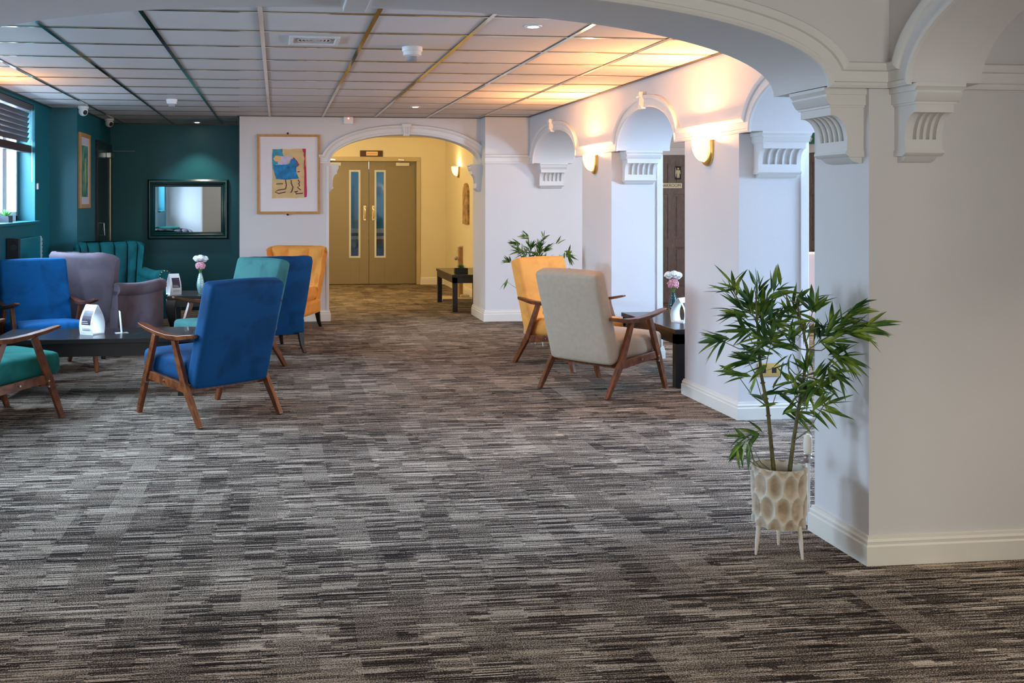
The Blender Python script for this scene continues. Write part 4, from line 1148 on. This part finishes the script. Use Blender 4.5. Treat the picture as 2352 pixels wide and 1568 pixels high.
# green picture in the alcove (on X=-2.07, facing +X)
t = thing('framed_print', (-2.07, 11.47, 1.70), PI/2, 'tall oak framed green print on the teal alcove wall beside the window', 'picture')
W_, H_ = .58, .80
frame_mb(W_, H_, [(0, 0), (0, .025), (.04, .025), (.042, .012), (.042, 0)]).build('frame', M_FRAMEW, t, smooth=0)
MB().box(-W_/2+.03, -.012, -H_/2+.03, W_/2-.03, -.004, H_/2-.03).build('mount', mat('pale_lilac_mount', (.62, .58, .66), .6), t, smooth=0)
art = MB().box(-.17, -.014, -.28, .17, -.012, .27).build('green_artwork', mat('mottled_green_paint', (.10, .30, .20), .6, noise=.8, nscale=9), t, smooth=0)
MB().prism([(-.02, .14), (.06, .12), (.07, -.1), (.03, -.24), (-.03, -.05)], lambda p: (p[0], -.0145, p[1]), lambda p: (p[0], -.0155, p[1])).build('yellow_figure', mat('olive_yellow_paint', (.42, .44, .16), .6, noise=.4, nscale=14), art, smooth=0)

# mirror on the alcove's back wall
t = thing('mirror', (-1.115, 13.28, 1.272), 0, 'landscape mirror in a dark teal moulded frame on the alcove back wall', 'mirror')
W_, H_ = 1.0, .755
frame_mb(W_, H_, [(0, 0), (0, .030), (.020, .044), (.035, .044), (.040, .030), (.058, .034), (.070, .022), (.082, .024), (.095, .010), (.095, 0)]).build('frame', mat('teal_gloss_frame', (.002, .05, .058), .22), t, smooth=25)
MB().box(-W_/2+.09, -.012, -H_/2+.09, W_/2-.09, -.004, H_/2-.09).build('mirror_glass', M_MIRROR, t, smooth=0)

# arched textured panel on the lobby wall
t = thing('wall_hanging', (2.76, 14.93, 1.36), -PI/2, 'narrow tan relief panel with arched top on the lobby wall', 'wall panel')
pts = [(-.20, -.32), (.20, -.32), (.20, .12)]+[(.20*math.cos(PI*i/14), .12+.16*math.sin(PI*i/14)) for i in range(15)]+[(-.20, .12)]
MB().prism(pts, lambda p: (p[0], 0, p[1]), lambda p: (p[0], -.03, p[1])).build('panel', mat('tan_relief', (.42, .26, .12), .8, noise=.6, nscale=14, bump=.6, bscale=20), t, smooth=0)

# sign above the double doors
t = thing('door_sign', (1.53, 16.9, 2.155), 0, 'dark wooden sign board with a small cream plate above the double doors', 'sign')
MB().box(-.185, -.02, -.05, .185, 0, .05).build('board', mat('dark_oak_board', (.06, .02, .008), .5), t, smooth=0)
MB().box(-.085, -.024, -.033, .105, -.02, .033).build('plate', mat('cream_sign_plate', (.85, .58, .26), .5), t, smooth=0)
q = MB(); rr = random.Random(8); x = -.07
while x < .085:
    w_ = rr.uniform(.006, .011); q.box(x, -.0252, -.009, x+w_, -.024, .006); x += w_+.004
q.build('worn_lettering', mat('faded_lettering', (.50, .28, .08), .6), t, smooth=0)

# ------------------------------------------------------------------ fittings
# wall lights
M_BULBG = emis('lit_amber_glass', (1.0, .60, .24), 1.5)
M_GILT = mat('gilt_metal', (.80, .50, .16), .3, metal=.8)
def sconce(loc, rz, label, power, col=(1.0, .48, .16)):
    t = thing('wall_light', loc, rz, label, 'wall light', )
    rings = []; n = 18
    for i in range(13):
        u = i/12; z = -.085+.15*u; r = .074*math.sqrt(max(0, 1-(1-u)**2.4))+.002
        rings.append([(r*math.cos(PI+PI*k/n), r*1.25*math.sin(PI+PI*k/n)-.022, z) for k in range(n+1)])
    inner = [[(p[0]*.93, (p[1]+.022)*.92-.024, p[2]) for p in r_] for r_ in rings[::-1]]
    b_ = MB().loft(rings+inner, closed=False, caps=False).build('glass_shade', M_BULBG, t, smooth=60)
    rim = [( .070*math.cos(PI+PI*k/20), -.008+.087*math.sin(PI+PI*k/20), .062) for k in range(21)]
    pl = MB(); ov = [(.086*math.cos(a_), -.015+.096*math.sin(a_)) for a_ in [PI+PI*k/16 for k in range(17)]]
    ov = [(-.086, .066)]+ov+[(.086, .066)]
    for y0_, y1_, k0, k1 in ((0, -.012, 1, 1), (-.012, -.026, 1, .93), (-.026, -.032, .93, .80)):
        pl.loft([[(x_*k0, y0_, z_*k0) for x_, z_ in ov], [(x_*k1, y1_, z_*k1) for x_, z_ in ov]])
    pl.build('back_plate', M_GILT, t, smooth=30)
    MB().ball((0, -.04, .0), .018, 8).build('bulb', emis('lamp_filament', (1.0, .70, .35), 30), t)
    l = bpy.data.lights.new('sconce_light', 'POINT'); l.energy = power; l.color = col; l.shadow_soft_size = .03
    lo = bpy.data.objects.new('sconce_light', l); COL.objects.link(lo); lo.parent = t; lo.location = (0, -.050, .055)
    return t
sconce((XA, 9.16, 1.73), -PI/2, 'lit gold and glass wall light on the far arcade pillar', 52)
sconce((XA, 6.66, 1.72), -PI/2, 'lit gold and glass wall light on the near arcade pillar', 52)
sconce((2.76, 15.6, 1.84), -PI/2, 'lit wall light in the lobby beyond the far arch', 5, (1.0, .72, .36))
sconce((-2.345, 8.36, 1.95), PI/2, 'lit wall light between the windows of the left wall', 14)

def downlight(loc, label, power, col=(.92, .92, 1.0)):
    t = thing('downlight', loc, 0, label, 'ceiling light')
    MB().lathe([(.030, -.001), (.032, -.006), (.048, -.005), (.050, 0)], n=28).build('trim_ring', M_WHITE, t)
    MB().lathe([(.0005, -.004), (.031, -.004), (.031, -.002)], n=24).build('lens', emis('lit_lens', col, 25), t)
    l = bpy.data.lights.new('downlight_beam', 'SPOT'); l.energy = power; l.color = col; l.spot_size = math.radians(95); l.spot_blend = .6; l.shadow_soft_size = .03
    lo = bpy.data.objects.new('downlight_beam', l); COL.objects.link(lo); lo.parent = t; lo.location = (0, 0, -.012)
downlight((1.41, 5.61, CEIL), 'lit downlight in the ceiling nearest the big arch', 16)
downlight((1.41, 10.54, CEIL), 'lit downlight in the ceiling before the far arch', 16)
downlight((-.98, 12.93, CEIL), 'lit downlight above the alcove mirror', 22, (1.0, .86, .72))
for i, (x, y) in enumerate(((-.6, 2.2), (1.2, 1.6), (3.15, 2.45), (.3, -1.0))):  # unseen downlights, added to brighten the near hall
    downlight((x, y, CEIL), ['added unseen downlight over the near hall, left', 'added unseen downlight over the near hall, centre', 'added unseen downlight over the near hall beyond the side arch', 'added unseen downlight behind the photographer'][i], (14, 14, 34, 14)[i], (1.0, .85, .66))
# lobby and passage lamps
def globe(loc, label, power, col, r=.10):
    t = thing('globe_light', loc, 0, label, 'ceiling light')
    MB().lathe([(.05, 0), (.05, -.02), (.02, -.03)], n=20).build('rose', M_WHITE, t)
    MB().ball((0, 0, -.03-r), r, 12).build('globe', emis('opal_glass_lit', col, 2.0), t)
    l = bpy.data.lights.new('globe_glow', 'POINT'); l.energy = power; l.color = col; l.shadow_soft_size = .12
    lo = bpy.data.objects.new('globe_glow', l); COL.objects.link(lo); lo.parent = t; lo.location = (0, 0, -.32)
globe((.45, 14.6, 2.42), 'round opal lamp in the lobby ceiling hidden behind the far arch', 42, (1.0, .76, .40), .07)
globe((1.66, 18.6, 2.42), 'round opal lamp seen through the right door pane', 90, (.85, .95, 1.0), .22)
bpy.data.objects['globe_light.001'].name = 'pendant_globe'
globe((5.4, 9.6, CEIL), 'unseen opal lamp added to brighten the side room', 60, (1.0, .86, .70), .08)  # lamp out of sight, added because the side room came out dark

# smoke detectors, vent, sounder
def detector(loc, label, k=1.0):
    t = thing('smoke_detector', loc, 0, label, 'smoke detector')
    MB().lathe([(.052*k, 0), (.052*k, -.018*k), (.050*k, -.022*k), (.046*k, -.024*k), (.046*k, -.042*k), (.030*k, -.048*k)], n=28).build('body', M_WHITE, t)
    MB().lathe([(.028*k, -.045*k), (.030*k, -.066*k), (.024*k, -.072*k), (.001, -.073*k)], n=24).build('sensor_head', mat('grey_sensor', (.35, .36, .38), .4), t)
detector((.845, 6.47, CEIL), 'white smoke detector in the middle of the ceiling', 1.25)
detector((-1.0, 10.06, CEIL), 'small white smoke detector near the alcove')
t = thing('ceiling_vent', (.22, 6.24, CEIL), 0, 'square white ceiling vent with an oval grille', 'vent')
frame_v = MB(); 
for a in (0,):
    frame_v.box(-.15, -.15, -.012, .15, -.125, 0).box(-.15, .125, -.012, .15, .15, 0).box(-.15, -.125, -.012, -.125, .125, 0).box(.125, -.125, -.012, .15, .125, 0)
frame_v.build('frame', M_WHITE, t, smooth=0, bevel=.002)
v = MB()
for k in range(5): v.lathe([(.022*k+.004, -.004), (.022*k+.010, -.008), (.022*k+.016, -.004)], n=28)
v.box(-.125, -.125, -.003, .125, .125, 0); v.build('grille', mat('warm_white_grille', (.60, .54, .50), .6), t)
t = thing('fire_sounder', (.81, YB, 2.305), 0, 'small white alarm box with a red light high on the far wall', 'alarm')
MB().box(-.055, -.045, -.045, .055, 0, .035).build('box', M_WHITE, t, smooth=0, bevel=.006)
MB().ball((0, -.046, .018), .008, 8).build('indicator', emis('red_indicator', (1, .12, .08), 4), t)
# dome cameras
def dome(loc, label, d_):
    t = thing('security_camera', loc, 0, label, 'camera')
    MB().lathe([(.055, 0), (.055, -.018), (.045, -.025)], (0, 0, 0), 24).build('mount', M_WHITE, t)
    MB().ball((0, 0, -.05), .048, 12).build('housing', M_WHITE, t)
    dv = Vector(d_).normalized()
    MB().ball(Vector((0, 0, -.05))+dv*.024, .030, 10).build('lens', M_BLACKLEG, t)
dome((-1.98, 10.95, CEIL), 'white ball camera under the ceiling above the green print', (.6, -.7, -.3))
dome((-1.97, 12.55, CEIL), 'white ball camera under the ceiling above the black alcove door', (.6, -.7, -.3))
# radiator below the window
t = thing('radiator', (-2.342, 9.82, 0), 0, 'teal painted radiator below the window behind the blue armchair', 'radiator')
M_RAD = mat('teal_radiator_enamel', (.003, .15, .19), .3)
MB().box(.015, -.40, .45, .095, .42, 1.04).build('panel', M_RAD, t, smooth=0, bevel=.008)
MB().box(.0, -.47, .40, .105, -.405, 1.05).build('end_cover', mat('black_end_cover', (.004, .006, .008), .4), t, smooth=0, bevel=.004)
MB().lathe([(.0005, -.475), (.025, -.475), (.027, -.47)], (.06, 0, .97), 20, 'y').build('knob', mat('dark_knob', (.02, .03, .03), .4), t)
gq = MB()
for k in range(14): gq.box(.06, .45, .50+.038*k, .10, .47, .528+.038*k)
gq.box(.04, .425, .48, .10, .437, 1.04).box(.04, .42, .50, .08, .462, .53); gq.build('grille', mat('pale_radiator_grille', (.55, .62, .66), .4), t, smooth=0)
# radiator on the back of the front pillar, only its valve shows
t = thing('radiator', (2.30, 4.065, 0), 0, 'white radiator behind the front pillar, only its valve in sight', 'radiator')
MB().box(.10, .03, .16, .42, .11, .62).build('panel', M_WHITE, t, smooth=0, bevel=.01)
MB().lathe([(.012, .30), (.017, .31), (.019, .345), (.016, .375), (.006, .385)], (-.062, .085, 0), 16).build('thermostat_head', mat('ivory_valve_head', (.78, .76, .66), .4), t)
MB().lathe([(.016, .265), (.019, .27), (.019, .285), (.014, .29), (.016, .30)], (-.062, .085, 0), 12).build('valve', M_STEEL, t)
MB().tube([(-.062, .085, .265), (-.062, .085, .10), (-.062, .085, .0)], .009, 10).tube([(-.062, .085, .275), (.02, .08, .275), (.10, .07, .275)], .008, 10).build('pipe', M_WHITE, t)
# brass socket on the near arcade pillar
t = thing('wall_socket', (3.08, 6.20, .31), 0, 'brass double socket low on the near arcade pillar behind the bamboo', 'socket')
MB().box(-.073, -.006, -.043, .073, 0, .043).build('plate', M_BRASS, t, smooth=0, bevel=.002)
MB().box(-.050, -.0075, -.02, -.020, -.006, .015).box(.020, -.0075, -.02, .050, -.006, .015).build('outlet', M_BLACKLEG, t, smooth=0)
t = thing('cord_cleat', (-2.345, 10.50, 1.52), 0, 'tiny white blind cord cleat on the teal wall beside the window', 'cleat')
MB().box(0, -.014, -.03, .02, .014, .03).build('body', M_WHITE, t, smooth=0, bevel=.003)
